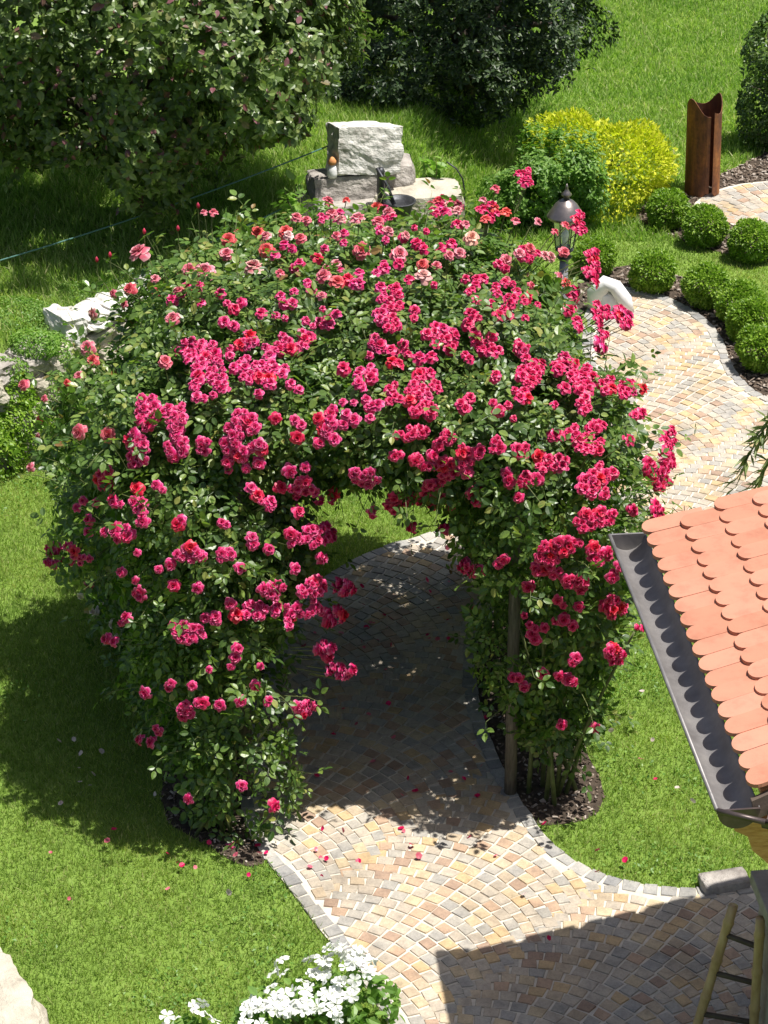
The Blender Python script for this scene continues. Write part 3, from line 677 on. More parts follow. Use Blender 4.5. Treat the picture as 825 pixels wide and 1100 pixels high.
SA = [  # salmon, single large blooms: x, y, diameter in px
 (155,281,25),(221,299,23),(206,297,16),(147,316,16),(131,320,10),(172,306,11),(175,319,15),(196,323,15),(142,330,9),(111,338,14),(190,350,17),(100,380,18),(105,392,15),(180,398,16),(36,416,14),(92,407,13),(80,414,9),
 (220,239,8),(230,239,11),(260,258,9),(281,259,18),(290,263,13),(291,277,18),(245,268,17),(243,282,16),(273,298,22),(310,259,17),(300,304,11),(320,243,13),(331,247,12),(325,265,13),(352,226,14),(371,225,9),(357,240,14),(366,246,12),(362,262,11),(384,245,17),(388,277,20),(362,290,12),(350,307,18),(364,313,18),(348,327,11),
 (408,232,14),(420,238,15),(470,226,14),(480,232,14),(487,228,13),(489,236,12),(462,230,12),(530,213,11),(515,224,9),(528,233,13),(540,238,13),(519,246,12),(549,247,11),(499,251,11),(426,281,20),(456,291,14),(470,292,12),(493,280,14),(483,282,12),(539,286,13),(552,280,14),(562,275,15),(576,281,13),(539,305,8),(572,247,10),(589,257,10),(600,250,11),(597,277,13),(582,282,14),(563,310,7),
 (95,465,19),(123,467,18),(52,468,9),(58,430,8),(44,504,12),(53,451,7),(103,622,14),(415,258,14),(405,248,14),(433,262,11),(590,300,12),(600,312,14)]
BLU = [(505,265,18),(453,307,20),(313,262,12)]
FAD = [(110,651,13),(128,664,12),(132,672,11),(116,640,9),(94,632,8)]

def surface_hits(pix, blobs, t0=9.0, t1=17.0, push=.045):
    pix = np.asarray(pix, float); D = np.array([ray(x, y) for x, y in pix]); t = np.arange(t0, t1, .02)
    P = CAM + D[:, None, :]*t[None, :, None]; F = np.stack([blobs.f(P[i]) for i in range(len(P))])
    hit = F < .06; first = np.where(hit.any(1), hit.argmax(1), F.argmin(1)); p = P[np.arange(len(P)), first]
    e = blobs.which(p); nr = (p-blobs.c[e])/blobs.r[e]**2; nr /= np.linalg.norm(nr, axis=1, keepdims=True)
    return p + nr*push - D/np.linalg.norm(D, axis=1, keepdims=True)*.03, nr
def bloom_frames(nr):
    n = len(nr); z = nr + np.array([0.05, -.25, .35]) + rng.normal(0, .22, (n, 3)); return frames(rand_dirs(n), z), z
protos = {}
def bloom_obj(parent, matname, p, R, size, tpl, nm='rose_bloom'):
    key = (matname, tpl)
    if key not in protos:
        V, F, T = ROSES[tpl]; me = bpy.data.meshes.new('rose_bloom'); me.from_pydata(V.tolist(), [], F)
        for q_ in me.polygons: q_.use_smooth = True
        a = me.attributes.new('tip', 'FLOAT', 'POINT'); a.data.foreach_set('value', T.astype(np.float32)); me.materials.append(M[matname])
        protos[key] = bpy.data.objects.new(nm, me)
    o = protos[key].copy(); o.name = nm; COL.objects.link(o); o.parent = parent
    Z = Matrix(R.tolist()).to_4x4(); o.matrix_local = Matrix.Translation(Vector((p - loc_of(parent)).tolist())) @ Z @ Matrix.Scale(float(size), 4)
    return o
def frames_z(z):
    n = len(z); z = z/np.linalg.norm(z, axis=1, keepdims=True); r = rand_dirs(n); x = r - (r*z).sum(1, keepdims=True)*z
    x /= np.linalg.norm(x, axis=1, keepdims=True); return np.stack([x, np.cross(z, x), z], 2)
cp = []; cs = []
for x, y, rx, ry, n in CR:
    rx, ry = rx*1.12+1, ry*1.12+1; n = n if n < 3 else int(round(n*1.75))
    for i in range(n):
        for _ in range(20):
            a = random.uniform(0, 6.283); r = math.sqrt(random.random()); q_ = (x+rx*r*math.cos(a), y+ry*r*math.sin(a))
            if all(abs(q_[0]-k[0])+abs(q_[1]-k[1]) > 4.5 for k in cp[-n:]): break
        cp.append(q_); cs.append(random.choice([random.uniform(.045, .058), random.uniform(.058, .086), random.uniform(.058, .086)]) if n > 1 else random.uniform(.07, .092))
hp, hn = surface_hits(cp, BL); cs = np.array(cs)
bz = hn + np.array([0.05, -.3, .35]) + rng.normal(0, .22, hn.shape); bR = frames_z(bz); own = hp[:, 0] < .02
stalks = {0: MB(), 1: MB()}
for side, parent in ((True, pl_left), (False, pl_right)):
    idx = np.where(own == side)[0]; idx = idx[np.argsort(-cs[idx])]
    big, rest = idx[:100], idx[100:]
    for i in big: bloom_obj(parent, 'crimson', hp[i], bR[i], cs[i], int(rng.integers(3)))
    out = []; T = []
    for k in range(3):
        sub = rest[k::3]; v, f, tt = ROSES[k]; out.append(scatter(v, f, hp[sub], bR[sub], cs[sub])); T.append(np.tile(tt, len(sub)))
    V, L, Z = join(out); o = np_object('rose_blooms', V, L, Z, M['crimson'], parent, np.concatenate(T), True); o['kind'] = 'stuff'
    mb = MB()
    for i in idx[::2]:
        p = Vector(hp[i].tolist()); n = Vector(hn[i].tolist()); b = Vector(bz[i].tolist()).normalized()
        mb.tube([p - b*.005, p - b*.05 - Vector((0, 0, .01)), p - n*.14 - b*.06], [.0022, .0022, .003], 4, False)
    tag(mb.build('flower_stalks', M['green_cane'], parent), kind='stuff')
for lst, mt in ((SA, 'salmon'), (BLU, 'blush'), (FAD, 'faded')):
    p, nr = surface_hits([(a, b) for a, b, c in lst], BL, push=.06)
    z = nr + np.array([0.05, -.45, .3]) + rng.normal(0, .2, nr.shape); R = frames_z(z)
    mb = MB()
    for i, (a, b, c) in enumerate(lst):
        dep = project(p[i])[2]; sz = max(.055, c*dep/FPX*1.12)
        o = bloom_obj(pl_back, mt, p[i], R[i], sz, 3 if c > 11 else 2, 'rose_bloom')
        if mt == 'blush': o['label'] = 'pale blush rose'
        if mt == 'faded': o['label'] = 'faded whitish rose'
        q_ = Vector(p[i].tolist()); n = Vector(nr[i].tolist()); d = Vector(z[i].tolist()).normalized()
        mb.tube([q_ - d*.005, q_ - d*.07, q_ - n*.2 - d*.06 - Vector((0, 0, .05))], [.003, .003, .004], 5, False)
    tag(mb.build('flower_stalks', M['green_cane'], pl_back), kind='stuff')
# buds on long stalks over the back left
mb = MB(); bud = MB()
bp, bn = surface_hits([(163,268),(196,266),(118,294),(131,290),(215,242)], BL, push=.1)
for p, n in zip(bp, bn):
    p = Vector(p.tolist()); n = Vector(n.tolist()); mb.tube([p - n*.3 - Vector((0, 0, .2)), p - Vector((0, 0, .08)), p], [.004, .003, .0025], 5, False)
    bud.lathe([(.004, 0), (.011, .01), (.010, .022), (.002, .036)], p, 8)
tag(mb.build('bud_stalks', M['green_cane'], pl_back), kind='stuff'); tag(bud.build('buds', M['salmon'], pl_back, smooth=True), kind='stuff')

# fallen petals
PT = [(x, y) for x, y in [(438,838),(432,893),(443,906),(449,920),(345,892),(339,914),(349,924),(335,929),(345,938),(344,918),(502,899),(530,919),(385,921),(368,893),(428,890),(452,922),(582,888),(642,917),(590,1010),
      (275,900),(283,916),(276,918),(278,905),(112,908),(225,905),(183,957),(190,930),(211,937),(125,892),(55,917),(195,935),(250,922),(180,920),(75,966),(268,940),(690,818),(705,838),(640,935),(672,930)]]
PT += [(random.gauss(395, 45), random.gauss(670, 18)) for _ in range(26)] + [(random.gauss(420, 60), random.gauss(790, 45)) for _ in range(20)] + [(random.gauss(470, 30), random.gauss(630, 25)) for _ in range(12)]
WT = [(80,800),(85,815),(98,832),(88,843),(95,846),(106,808),(62,798),(86,828),(165,858),(68,866),(652,806),(656,790),(686,745),(560,960),(700,800),(725,850),(745,866),(66,868),(245,965)]
PV = np.array([(0, 0, 0), (.45, .3, .12), (.4, .8, .05), (0, 1, .16), (-.4, .8, .1), (-.45, .3, .05), (0, .5, -.04)]); PF = [(0, 1, 6), (1, 2, 6), (2, 3, 6), (3, 4, 6), (4, 5, 6), (5, 0, 6)]
for lst, mt, nm in ((PT[::2], 'crimson', 'fallen_petals'), (PT[1::2], 'salmon', 'fallen_petals'), (WT, 'faded', 'fallen_petals')):
    pos = np.array([G(x, y, .03) for x, y in lst]); pos[:, 2] = np.where(inside(PATH, pos[:, 0], pos[:, 1]), .026, .05); n = len(pos)
    z = rng.normal(0, .3, (n, 3)) + (0, 0, 1); V, L, Z = scatter(PV, PF, pos, frames(rand_dirs(n), z), rng.uniform(.022, .042, n))
    o = np_object(nm, V, L, Z, M[mt], None, np.tile([.3, .7, .85, .8, .8, .7, .5], n)); tag(o, kind='stuff')

# ------------------------------------------------------------------ trees and shrubs
def tree(name, label, cat, base, blobs, n, lsize, mat, trunk_r, limbs, tv=SV, tf=SF, group=None, depth=.45, bumpy=.16, freq=3.0, gaps=.35, droop=.35, outw=.5, ros=0):
    t = thing(name, base, label, cat, group); B = Blobs(blobs)
    b = Vector([float(v) for v in base])
    mb = MB(); top = Vector(B.c.mean(0).tolist()); mb.tube([b - Vector((0, 0, .05)), b.lerp(top, .35) + Vector((.04, 0, 0)), b.lerp(top, .8)], [trunk_r*1.2, trunk_r*.9, trunk_r*.55], 10)
    for k in range(limbs):
        c = Vector(B.c[k % len(B.c)].tolist()); r = B.r[k % len(B.c)]
        e = c + Vector((random.uniform(-.7, .7)*r[0], random.uniform(-.7, .7)*r[1], random.uniform(-.3, .7)*r[2])); s = b.lerp(top, random.uniform(.3, .75))
        mb.tube([s, s.lerp(e, .5) + Vector((0, 0, .08*trunk_r/.1)), e], [trunk_r*.5, trunk_r*.35, trunk_r*.12], 7)
    mb.build('trunk', M['bark'], t, smooth=True)
    p, nr = B.shell(n, depth, bumpy, freq, .72, gaps)
    V, L, Z = rosettes(p, nr, tv, tf, lsize, ros) if ros else leaves(p, nr, tv, tf, lsize, outw, .55, droop, .55)
    np_object('crown', V, L, Z, mat, t); return t

hz = float(height(-1.72, 18.65))
tree('apple_tree', 'broad dark green apple tree with purplish young leaves shading the terrace', 'tree', (-1.72, 18.75, hz),
     [(-2.15, 18.5, 3.0, 1.95, 1.7, 1.6), (-1.0, 18.2, 2.4, .85, 1.0, .95), (-2.6, 17.9, 2.4, 1.1, .9, 1.0), (-3.5, 18.3, 2.5, 1.2, 1.1, 1.1), (-1.75, 17.7, 2.1, .85, .7, .78), (-.72, 18.6, 2.6, .62, .8, .95), (-.95, 17.8, 1.85, .42, .4, .42), (-2.35, 17.5, 1.9, .5, .4, .4), (-3.1, 17.6, 2.15, .6, .5, .5)],
     21000, .07, M['apple_leaf'], .09, 9, tv=LV, tf=LF, depth=.42, bumpy=.24, freq=4.5, gaps=.5, ros=6)
tree('yew_tree', 'almost black spreading evergreen tree behind the stacked stones', 'tree', (.75, 22.0, float(height(.75, 22.0))),
     [(.62, 22.0, 2.2, 1.35, 1.2, 1.5), (1.05, 21.9, 1.85, .92, .95, 1.1), (.1, 21.9, 1.6, .88, .9, 1.2), (-.5, 22.1, 1.9, .6, .8, 1.6), (1.3, 21.7, 1.3, .68, .7, .6), (.6, 21.4, 1.25, .88, .7, .75), (1.6, 21.9, 2.2, .42, .6, .6), (1.0, 21.3, .95, .5, .45, .45), (1.75, 21.8, 1.7, .3, .4, .2), (-.35, 21.5, 1.1, .6, .5, .55), (.2, 21.2, 1.05, .6, .5, .5)],
     23000, .058, M['dark_leaf'], .1, 8, gaps=.3, depth=.5, bumpy=.3, freq=4.0, ros=6)
gb = G(592, 243, 0.1); hb = float(height(gb[0], gb[1]))
tree('green_shrub', 'loose fresh green shrub in front of the golden bush, behind the lamp', 'shrub', (gb[0], gb[1]+.35, hb-.05),
     [(gb[0]-.02, gb[1]+.34, .42, .44, .38, .4), (gb[0]-.3, gb[1]+.28, .34, .32, .32, .32), (gb[0]+.28, gb[1]+.25, .3, .28, .28, .3)], 2600, .055, M['shrub_leaf'], .02, 8, depth=.6, bumpy=.3, freq=7, gaps=.5, ros=6)
gy_ = G(655, 236, 0)
tree('golden_yew', 'low spreading bush with bright yellow-green foliage', 'shrub', (gy_[0], gy_[1]+.5, 0),
     [(gy_[0]+.06, gy_[1]+.42, .34, .55, .46, .36), (gy_[0]+.32, gy_[1]+.4, .38, .32, .38, .36), (gy_[0]-.24, gy_[1]+.5, .52, .4, .36, .34), (gy_[0]-.4, gy_[1]+.5, .62, .26, .25, .2), (gy_[0]+.1, gy_[1]+.5, .58, .42, .33, .24)],
     16000, .045, M['yellow_leaf'], .02, 3, depth=.45, bumpy=.3, freq=5.5, gaps=.4, outw=1.2, droop=-.3)
hc = G(832, 172, 0)
tree('clipped_hedge', 'upright clipped dark shrub at the lawn edge beside the rusty steel column', 'shrub', (hc[0], hc[1]+.3, 0),
     [(hc[0], hc[1]+.35, .4, .34, .34, .45), (hc[0], hc[1]+.35, .85, .3, .3, .4), (hc[0]+.02, hc[1]+.35, 1.12, .2, .2, .22)], 9000, .05, M['hedge_leaf'], .03, 6, depth=.35, bumpy=.1, freq=6)

# box balls
BALLS = [(716, 226, 22, 'clipped box ball nearest the rusty column'), (757, 244, 23, 'clipped box ball in the middle of the upper bed, under the rusty column'), (807, 259, 24, 'clipped box ball at the right end of the upper bed, below the second path'),
         (639, 276, 22, 'clipped box ball directly right of the lamp post'), (700, 292, 24, 'clipped box ball standing alone behind the white stone ornament'), (757, 308, 24, 'clipped box ball at the upper end of the row of four lining the path bend'),
         (794, 325, 25, 'clipped box ball second in the row lining the path bend, between two touching neighbours'), (808, 343, 26, 'clipped box ball third in the row lining the path bend'), (819, 373, 27, 'clipped box ball lowest in the row at the path bend, above the tiled roof')]
ball_me = []
for k in range(4):
    bu = rand_dirs(5600); bt = 1 + .07*snoise(bu + k*9.0, 3.2) + .05*snoise(bu + k*5.0, 10) - .22*rng.random(5600)**1.6
    bV, bLo, bZ = leaves(bu*bt[:, None], bu, SV, SF, .16, .9, .4, 0, .5)
    o = np_object('ball_leaves', bV, bLo, bZ, M['box_leaf']); ball_me.append(o.data); bpy.data.objects.remove(o)
mb = MB()
for k in range(9):
    a = rand_dirs(1)[0]*.75; mb.tube([(0, 0, -1.02), (a[0]*.4, a[1]*.4, -.35), (a[0], a[1], a[2]*.8)], [.07, .045, .015], 5)
stem_me = mb.build('stem', M['bark'], None).data; bpy.data.objects.remove(bpy.data.objects['stem'])
for i, (px, py, r, lab) in enumerate(BALLS):
    zc = .17
    for _ in range(3):
        p = G(px, py, zc); rr = r*project(p)[2]/FPX; zc = rr*.92
    e = thing('box_ball', (p[0], p[1], zc), lab, 'box ball', 'clipped box balls along the path beds', rz=i*1.3)
    for nm, me in (('leaves', ball_me[i % 4]), ('stem', stem_me)):
        o = bpy.data.objects.new(nm, me); COL.objects.link(o); o.parent = e; o.scale = (rr*.97, rr*.97, rr*.95)

# ------------------------------------------------------------------ terrace wall and stacked stones
tang = np.array([WN[1], -WN[0]]) if False else np.array([.648, .762])
wl = thing('stone_wall', (WP[0], WP[1], 0), 'low dry stone terrace wall of pale and grey rocks behind the roses', 'stone wall')
sd = 0
def wall_stone(s, z, sx, sz, mat, dy=0, sy=.3):
    global sd; sd += 1
    p = WP + tang*s - WN*(.10+dy); return rock('stone', (p[0], p[1], z), (sx, sy, sz), math.atan2(tang[1], tang[0]) + random.uniform(-.15, .15), mat, sd, .12, 9, wl, .58, (random.uniform(-.1, .1), random.uniform(-.1, .1)), False)
s = -3.2
while s < 3.1:
    for row, (z, hgt) in enumerate(((.09, .2), (.27, .19), (.45, .19), (.63, .18))):
        pale = s > -.25 and row > 0
        wall_stone(s + random.uniform(-.06, .06) + (row % 2)*.13, z + random.uniform(-.02, .02), random.uniform(.2, .36), hgt*random.uniform(.9, 1.15), M['rock_cream'] if pale else random.choice([M['rock_grey'], M['rock_grey'], M['rock_cream']]), random.uniform(-.05, .05), .26)
    s += .27
for s_, sx, hh in ((.02, .2, .24), (.24, .24, .12), (.47, .2, .15), (.7, .26, .13), (.98, .24, .16)):
    wall_stone(s_, .78, sx, hh, M['rock_pale'], -.04, .3)

FY = 18.75
def fz(px, py): return PY(px, py, FY)
def block(px, py, size, rz, mat, label, seed, tilt=(0, 0), Y=None, boxy=.86, amp=.045):
    p = PY(px, py, Y or FY); return tag(rock('stone_block', p, size, rz, mat, seed, amp, 17, None, boxy, tilt, False), label, 'stone block', 'rough stone blocks of the garden fountain')
block(364, 233, (.78, .42, .34), .32, M['rock_grey'], 'long grey base slab under the left side of the stone stack', 31, Y=18.55)
block(446, 224, (.72, .46, .36), .18, M['rock_cream'], 'pale cream base block right of the old iron pump', 32, Y=18.7)
block(370, 206, (.56, .42, .34), .16, M['rock_grey'], 'rough grey block in the middle of the stack, under the big pale one', 33, (-.16, -.03), Y=18.72, boxy=.78)
block(421, 190, (.34, .36, .34), .1, M['rock_grey'], 'rounded grey block behind the iron pump', 34, Y=18.9, boxy=.4)
block(390, 159, (.55, .42, .40), .28, M['rock_pale'], 'big pale hewn block crowning the stone stack', 35, (-.2, .09), Y=18.8, amp=.06, boxy=.78)
# the iron pump
pb = PY(409, 236, 18.42); pt = thing('hand_pump', pb, 'dark cast iron hand pump with basin against the stone stack', 'water pump')
mb = MB(); h0 = pb[2]
top = PY(412, 180, 18.42)[2] - h0
mb.lathe([(.035, 0), (.03, .05), (.028, top*.5), (.034, top*.52), (.03, top*.9), (.036, top*.93), (.02, top)], pb, 12); mb.build('body', M['iron'], pt, smooth=True)
MB().tube([(pb[0]-.005, pb[1], h0+top*.97), (pb[0]-.03, pb[1]-.04, h0+top*1.02), (pb[0]+.06, pb[1]-.1, h0+top*.72), (pb[0]+.1, pb[1]-.12, h0+top*.45)], [.014, .014, .012, .016], 8).build('handle', M['iron'], pt, smooth=True)
MB().tube([(pb[0], pb[1], h0+top*.52), (pb[0]+.08, pb[1]-.1, h0+top*.5), (pb[0]+.11, pb[1]-.12, h0+top*.4)], [.02, .018, .018], 8).build('spout', M['iron'], pt, smooth=True)
MB().lathe([(.07, .02), (.085, .05), (.11, .16), (.135, .19), (.135, .2), (.12, .195), (.09, .1), (.02, .09)], (pb[0]+.15, pb[1]-.08, h0), 18).build('basin', M['iron'], pt, smooth=True)
MB().box((pb[0]+.09, pb[1]-.05, h0+top*.34), (.2, .2, .025)).build('shelf', M['iron'], pt, bevel=.004)
# small ornament
ob = PY(357, 190, 18.55); og = thing('garden_ornament', ob, 'tiny white and orange ornament perched on the left edge of the stones', 'ornament')
MB().lathe([(.04, 0), (.046, .03), (.036, .08), (.022, .105)], ob, 12).build('body', M['rock_white'], og, smooth=True)
MB().lathe([(.015, 0), (.034, .015), (.034, .04), (.016, .064), (.004, .072)], ob + np.array([0, 0, .1]), 12).build('head', M['orange_clay'], og, smooth=True)
# vine and bent rod
def stemplant(name, base, label, cat, n, hgt, mat, lsize, spread=.12, tv=LV, tf=LF, per=9, group=None, lean=(0, 0)):
    t = thing(name, base, label, cat, group); mb = MB(); P = []; D = []
    for k in range(n):
        a = random.uniform(0, 6.28); e = Vector(base.tolist()) + Vector((math.cos(a)*spread + lean[0], math.sin(a)*spread + lean[1], hgt*random.uniform(.7, 1.1)))
        b = Vector(base.tolist()); m_ = b.lerp(e, .5) + Vector((random.gauss(0, .03), random.gauss(0, .03), .05)); mb.tube([b, m_, e], [.006, .005, .002], 5)
        for i in range(per):
            s_ = .2 + .8*i/per; P.append(np.array((1-s_)**2*np.array(b) + 2*s_*(1-s_)*np.array(m_) + s_*s_*np.array(e))); D.append(rand_dirs(1)[0] + np.array([0, -.2, .4]))
    mb.build('stem', M['green_cane'], t, smooth=True)
    D = np.array(D); D /= np.linalg.norm(D, axis=1, keepdims=True); V, L, Z = leaves(np.array(P), D, tv, tf, lsize, .8, .5, .3, .4); np_object('leaves', V, L, Z, mat, t); return t
vb = PY(466, 212, 19.0); stemplant('grape_vine', vb, 'young light green vine climbing beside the pale stone block', 'vine', 7, .42, M['vine_leaf'], .085, .1)
vb = PY(322, 250, 18.0); stemplant('grape_vine', vb, 'pale green leafy shoots left of the stones, above the roses', 'vine', 5, .4, M['vine_leaf'], .1, .12)
rb = PY(499, 222, 18.9); ro = tag(MB().tube([rb, PY(499, 205, 18.9), PY(497, 192, 18.9), PY(490, 181, 18.9), PY(480, 174, 18.9)], .007, 6).build('metal_rod', M['iron'], None, smooth=True), 'thin dark rod bent over in an arc right of the stones', 'rod')
# wires and their stake
s0 = PY(315, 252, 18.1); s1 = PY(316, 212, 18.1)
stk = tag(MB().tube([s0, s1], [.012, .01], 8).build('garden_stake', M['bamboo'], None, smooth=True), 'thin pale wooden stake left of the stone stack', 'stake')
def wire(a, b, label):
    a, b = np.array(a), np.array(b); pts = [tuple(a + (b-a)*t + np.array([0, 0, -.05*4*t*(1-t)])) for t in np.linspace(0, 1, 13)]
    return tag(MB().tube(pts, .0065, 6).build('fence_wire', M['wire'], None, smooth=True), label, 'wire', 'green wires strung along the terrace')
wire(PY(-60, 297, 16.2), PY(352, 157, 18.9), 'upper green wire strung across the tree shade on the terrace')
wire(PY(60, 322, 16.6), PY(315, 218, 18.1), 'lower green wire ending at the thin stake, half hidden by roses')
# plants on and below the wall
def mound(name, base, label, cat, blobs, n, ls, mat, **k): return tree(name, label, cat, base, blobs, n, ls, mat, .012, 5, **k)
a = np.array([-2.72, 15.25, 0])
mound('juniper', (a[0]-.05, a[1]+.25, 0), 'soft green creeping conifer spilling down below the terrace wall', 'shrub', [(a[0]-.05, a[1]+.15, .28, .38, .32, .3), (a[0]-.12, a[1]+.3, .52, .32, .24, .2), (a[0]-.55, a[1], .3, .4, .3, .3)], 24000, .034, M['box_leaf'], depth=.4, freq=7, bumpy=.25)
a = PY(60, 385, 15.95)
mound('stonecrop', (a[0], a[1], a[2]-.25), 'yellow-green trailing plant growing between the wall stones', 'plant', [(a[0], a[1], a[2], .2, .12, .22), (a[0]-.12, a[1]-.1, a[2]+.16, .18, .12, .1), (a[0]+.05, a[1]-.1, a[2]-.25, .2, .14, .2), (a[0]-.3, a[1]-.32, a[2]-.05, .16, .12, .2)], 9000, .026, M['vine_leaf'], depth=.4, freq=6)
a = PY(20, 335, 16.3)
mound('stonecrop', (a[0], a[1], a[2]-.1), 'low yellow-green cushion plant on top of the terrace wall', 'plant', [(a[0]-.1, a[1], a[2]-.05, .4, .3, .12), (a[0]+.4, a[1]+.35, a[2]-.05, .25, .2, .08)], 8500, .024, M['shrub_leaf'], depth=.5, freq=6)

# ------------------------------------------------------------------ lamp post
lx, ly = 1.23, 15.35
lp = thing('garden_lamp', (lx, ly, 0), 'copper capped lantern on a grey post behind the rose arch', 'lamp post')
zt = PY(612, 192, ly)[2]; zr = PY(612, 232, ly)[2]; zb = PY(612, 268, ly)[2]
MB().lathe([(.07, 0), (.07, .04), (.034, .07), (.032, 1.0), (.03, zb-.06)], (lx, ly, 0), 14).build('post', M['post_steel'], lp, smooth=True)
MB().lathe([(.03, zb-.08), (.055, zb-.05), (.03, zb-.03), (.05, zb-.01), (.065, zb), (.06, zb+.012)], (lx, ly, 0), 16).build('collar', M['iron'], lp, smooth=True)
gl = MB().lathe([(.058, zb+.012), (.085, zr), ], (lx, ly, 0), 6, False).build('lantern_glass', M['glass'], lp)
mb = MB()
for k in range(6):
    g = 2*math.pi*k/6; mb.tube([(lx+.06*math.cos(g), ly+.06*math.sin(g), zb+.01), (lx+.088*math.cos(g), ly+.088*math.sin(g), zr)], .004, 5)
mb.build('lantern_frame', M['iron'], lp)
MB().lathe([(.015, zb+.01), (.018, zb+.06), (.028, zb+.1), (.022, zb+.13), (.004, zb+.145)], (lx, ly, 0), 12).build('bulb', M['bulb'], gl, smooth=True)
cap = MB().lathe([(.122, zr-.012), (.128, zr), (.122, zr+.012), (.105, zr+.04), (.075, zr+.085), (.05, zr+.108), (.03, zr+.118), (.02, zr+.125)], (lx, ly, 0), 28).build('lantern_cap', M['copper'], lp, smooth=True)
MB().lathe([(.022, zr+.12), (.018, zr+.135), (.034, zr+.148), (.036, zr+.158), (.02, zr+.175), (.009, zr+.2), (.011, zr+.208), (.002, zr+.23)], (lx, ly, 0), 14).build('finial', M['copper'], cap, smooth=True)

# ------------------------------------------------------------------ white stone ornament on the path edge
wb = G(656, 336, 0)
wo = thing('stone_ornament', wb, 'white folded stone ornament lying on the path beside the lamp', 'stone')
def P2(px, py, dy=0): return PY(px, py, wb[1]+dy)
bm_ = MB().tube([P2(636, 330, .05), P2(640, 316, .03), P2(651, 304), P2(661, 308, -.02), P2(671, 322, -.04), P2(678, 336, -.05)], [.04, .08, .066, .06, .062, .03], 12)
o = bm_.build('arched_body', M['rock_white'], wo, smooth=True)

rock('core', P2(655, 325, .04), (.2, .14, .2), .2, M['rock_white'], 51, .1, 7, wo, .35)

# ------------------------------------------------------------------ rusty steel column
tb = G(756, 214, 0); tR = .155; tt = PY(752, 112, tb[1]+.15)[2]
MBt = MB(); n = 34; V = []; prof = []
for k in range(n+1):
    g = math.radians(-62 + 345*k/n); r = tR*(1.02 if k < n*.9 else 1.02+.10*(k-n*.9)/(n*.1))
    zt_ = tt + .055*math.sin(g*2.0+.6) + .03*math.sin(g*3.7)
    prof.append((math.cos(g)*r, math.sin(g)*r, zt_))
F = []
lean = -.03
for (x, y, z) in prof:
    zb_ = .02 if not (-.02 < x < .09 and y < -.1) else .055
    for (rr, zz) in ((1, zb_), (1, .3), (1, .7), (1, z), (.955, z), (.955, .7), (.955, .3), (.955, zb_)): V.append((tb[0]+x*rr+lean*zz, tb[1]+.15+y*rr, zz))
for k in range(n):
    for j in range(8): j2 = (j+1) % 8; F.append((k*8+j, (k+1)*8+j, (k+1)*8+j2, k*8+j2))
F.append(tuple(range(8))); F.append(tuple(n*8+j for j in range(8)))
tag(MBt.add(V, F).build('steel_column', M['rust'], None, smooth=False), 'hollow rusty steel column with a wavy cut top on the far path', 'steel column')
ppx = PY(828, 84, 22.6); pz = PY(828, 42, 22.6)[2]
po = thing('wooden_post', (ppx[0]+.02, 22.6, float(height(ppx[0], 22.6))), 'grey post with a dark cap behind the clipped shrub', 'post')
MB().box((ppx[0]+.03, 22.6, pz/2), (.09, .09, pz)).build('shaft', M['grey_wood'], po, bevel=.006)
MB().box((ppx[0]+.03, 22.6, pz+.03), (.11, .11, .06)).build('cap', M['iron'], po, bevel=.01)

# ------------------------------------------------------------------ shelter with the tiled roof
ZE = 2.55
F_ = G(655, 575, ZE); N_ = G(770, 870, ZE); ev = (N_-F_); EL = np.linalg.norm(ev); ev /= EL
rt = np.array([-ev[1], ev[0], 0.0]); rt = rt if rt[0] > 0 else -rt
sh = thing('garden_shelter', (F_[0]+.6, (F_[1]+N_[1])/2, 0), 'small garden shelter with terracotta beaver tail roof and grey gutter', 'shelter')
uf = np.array([1, .36, .15]); un = np.array([1, .40, .235])
tip0 = F_ + rt*.135 + np.array([0, 0, .035]) + ev*.03; TL = EL - .03 - .01
def updir(t): d = uf*(1-t) + un*t; return d
def tile_mesh():
    w2, ln, th = .5, 1.0, 1.0; pts = []
    for k in range(11):
        a = math.pi + math.pi*k/10; pts.append((math.cos(a)*w2, .36 + math.sin(a)*.36))
    pts = [(x, y*1.0) for x, y in pts] + [(w2, 2.1), (-w2, 2.1)]
    n = len(pts); V = [(x, y, 0) for x, y in pts] + [(x, y, 1) for x, y in pts]
    c = [(x*.96, .42+(y-.42)*.97, 1.0) for x, y in pts]
    F = [tuple(range(n, 2*n)), tuple(range(n))[::-1]] + [(i, (i+1) % n, n+(i+1) % n, n+i) for i in range(n)]
    return np.array(V), F
TV, TF = tile_mesh(); NC = 18; TW = TL/NC; EX = .185; NR = 14
pos = []; Rm = []; scl = []
for k in range(NR):
    for i in range(NC+1):
        sI = (i + (.5 if k % 2 else 0))
        if sI > NC - .45 or (k % 2 == 0 and i >= NC): continue
        t = sI/NC; d = updir(t); dl = d/np.linalg.norm(d)
        nrm = np.cross(dl, -ev); nrm = nrm if nrm[2] > 0 else -nrm; nrm /= np.linalg.norm(nrm)
        p = tip0 + ev*(sI*TW + TW*.5) + d*(k*EX/np.linalg.norm(d)*1.0) + nrm*(.03 + random.gauss(0, .0018))
        tl = dl - nrm*.082; tl /= np.linalg.norm(tl); y = tl; z = np.cross(y, -ev); z = z if z[2] > 0 else -z; z /= np.linalg.norm(z); x = -ev
        rot = random.gauss(0, .009); x2 = x; y2 = y + x*rot
        pos.append(p); Rm.append(np.stack([x2, y2, z], 1)); scl.append((TW*.986, .15, .017))
V, L, Z = scatter(TV, TF, np.array(pos), np.array(Rm), np.array(scl)); rf = np_object('roof_tiles', V, L, Z, M['roof_tile'], sh)
UP = NR*EX + .1
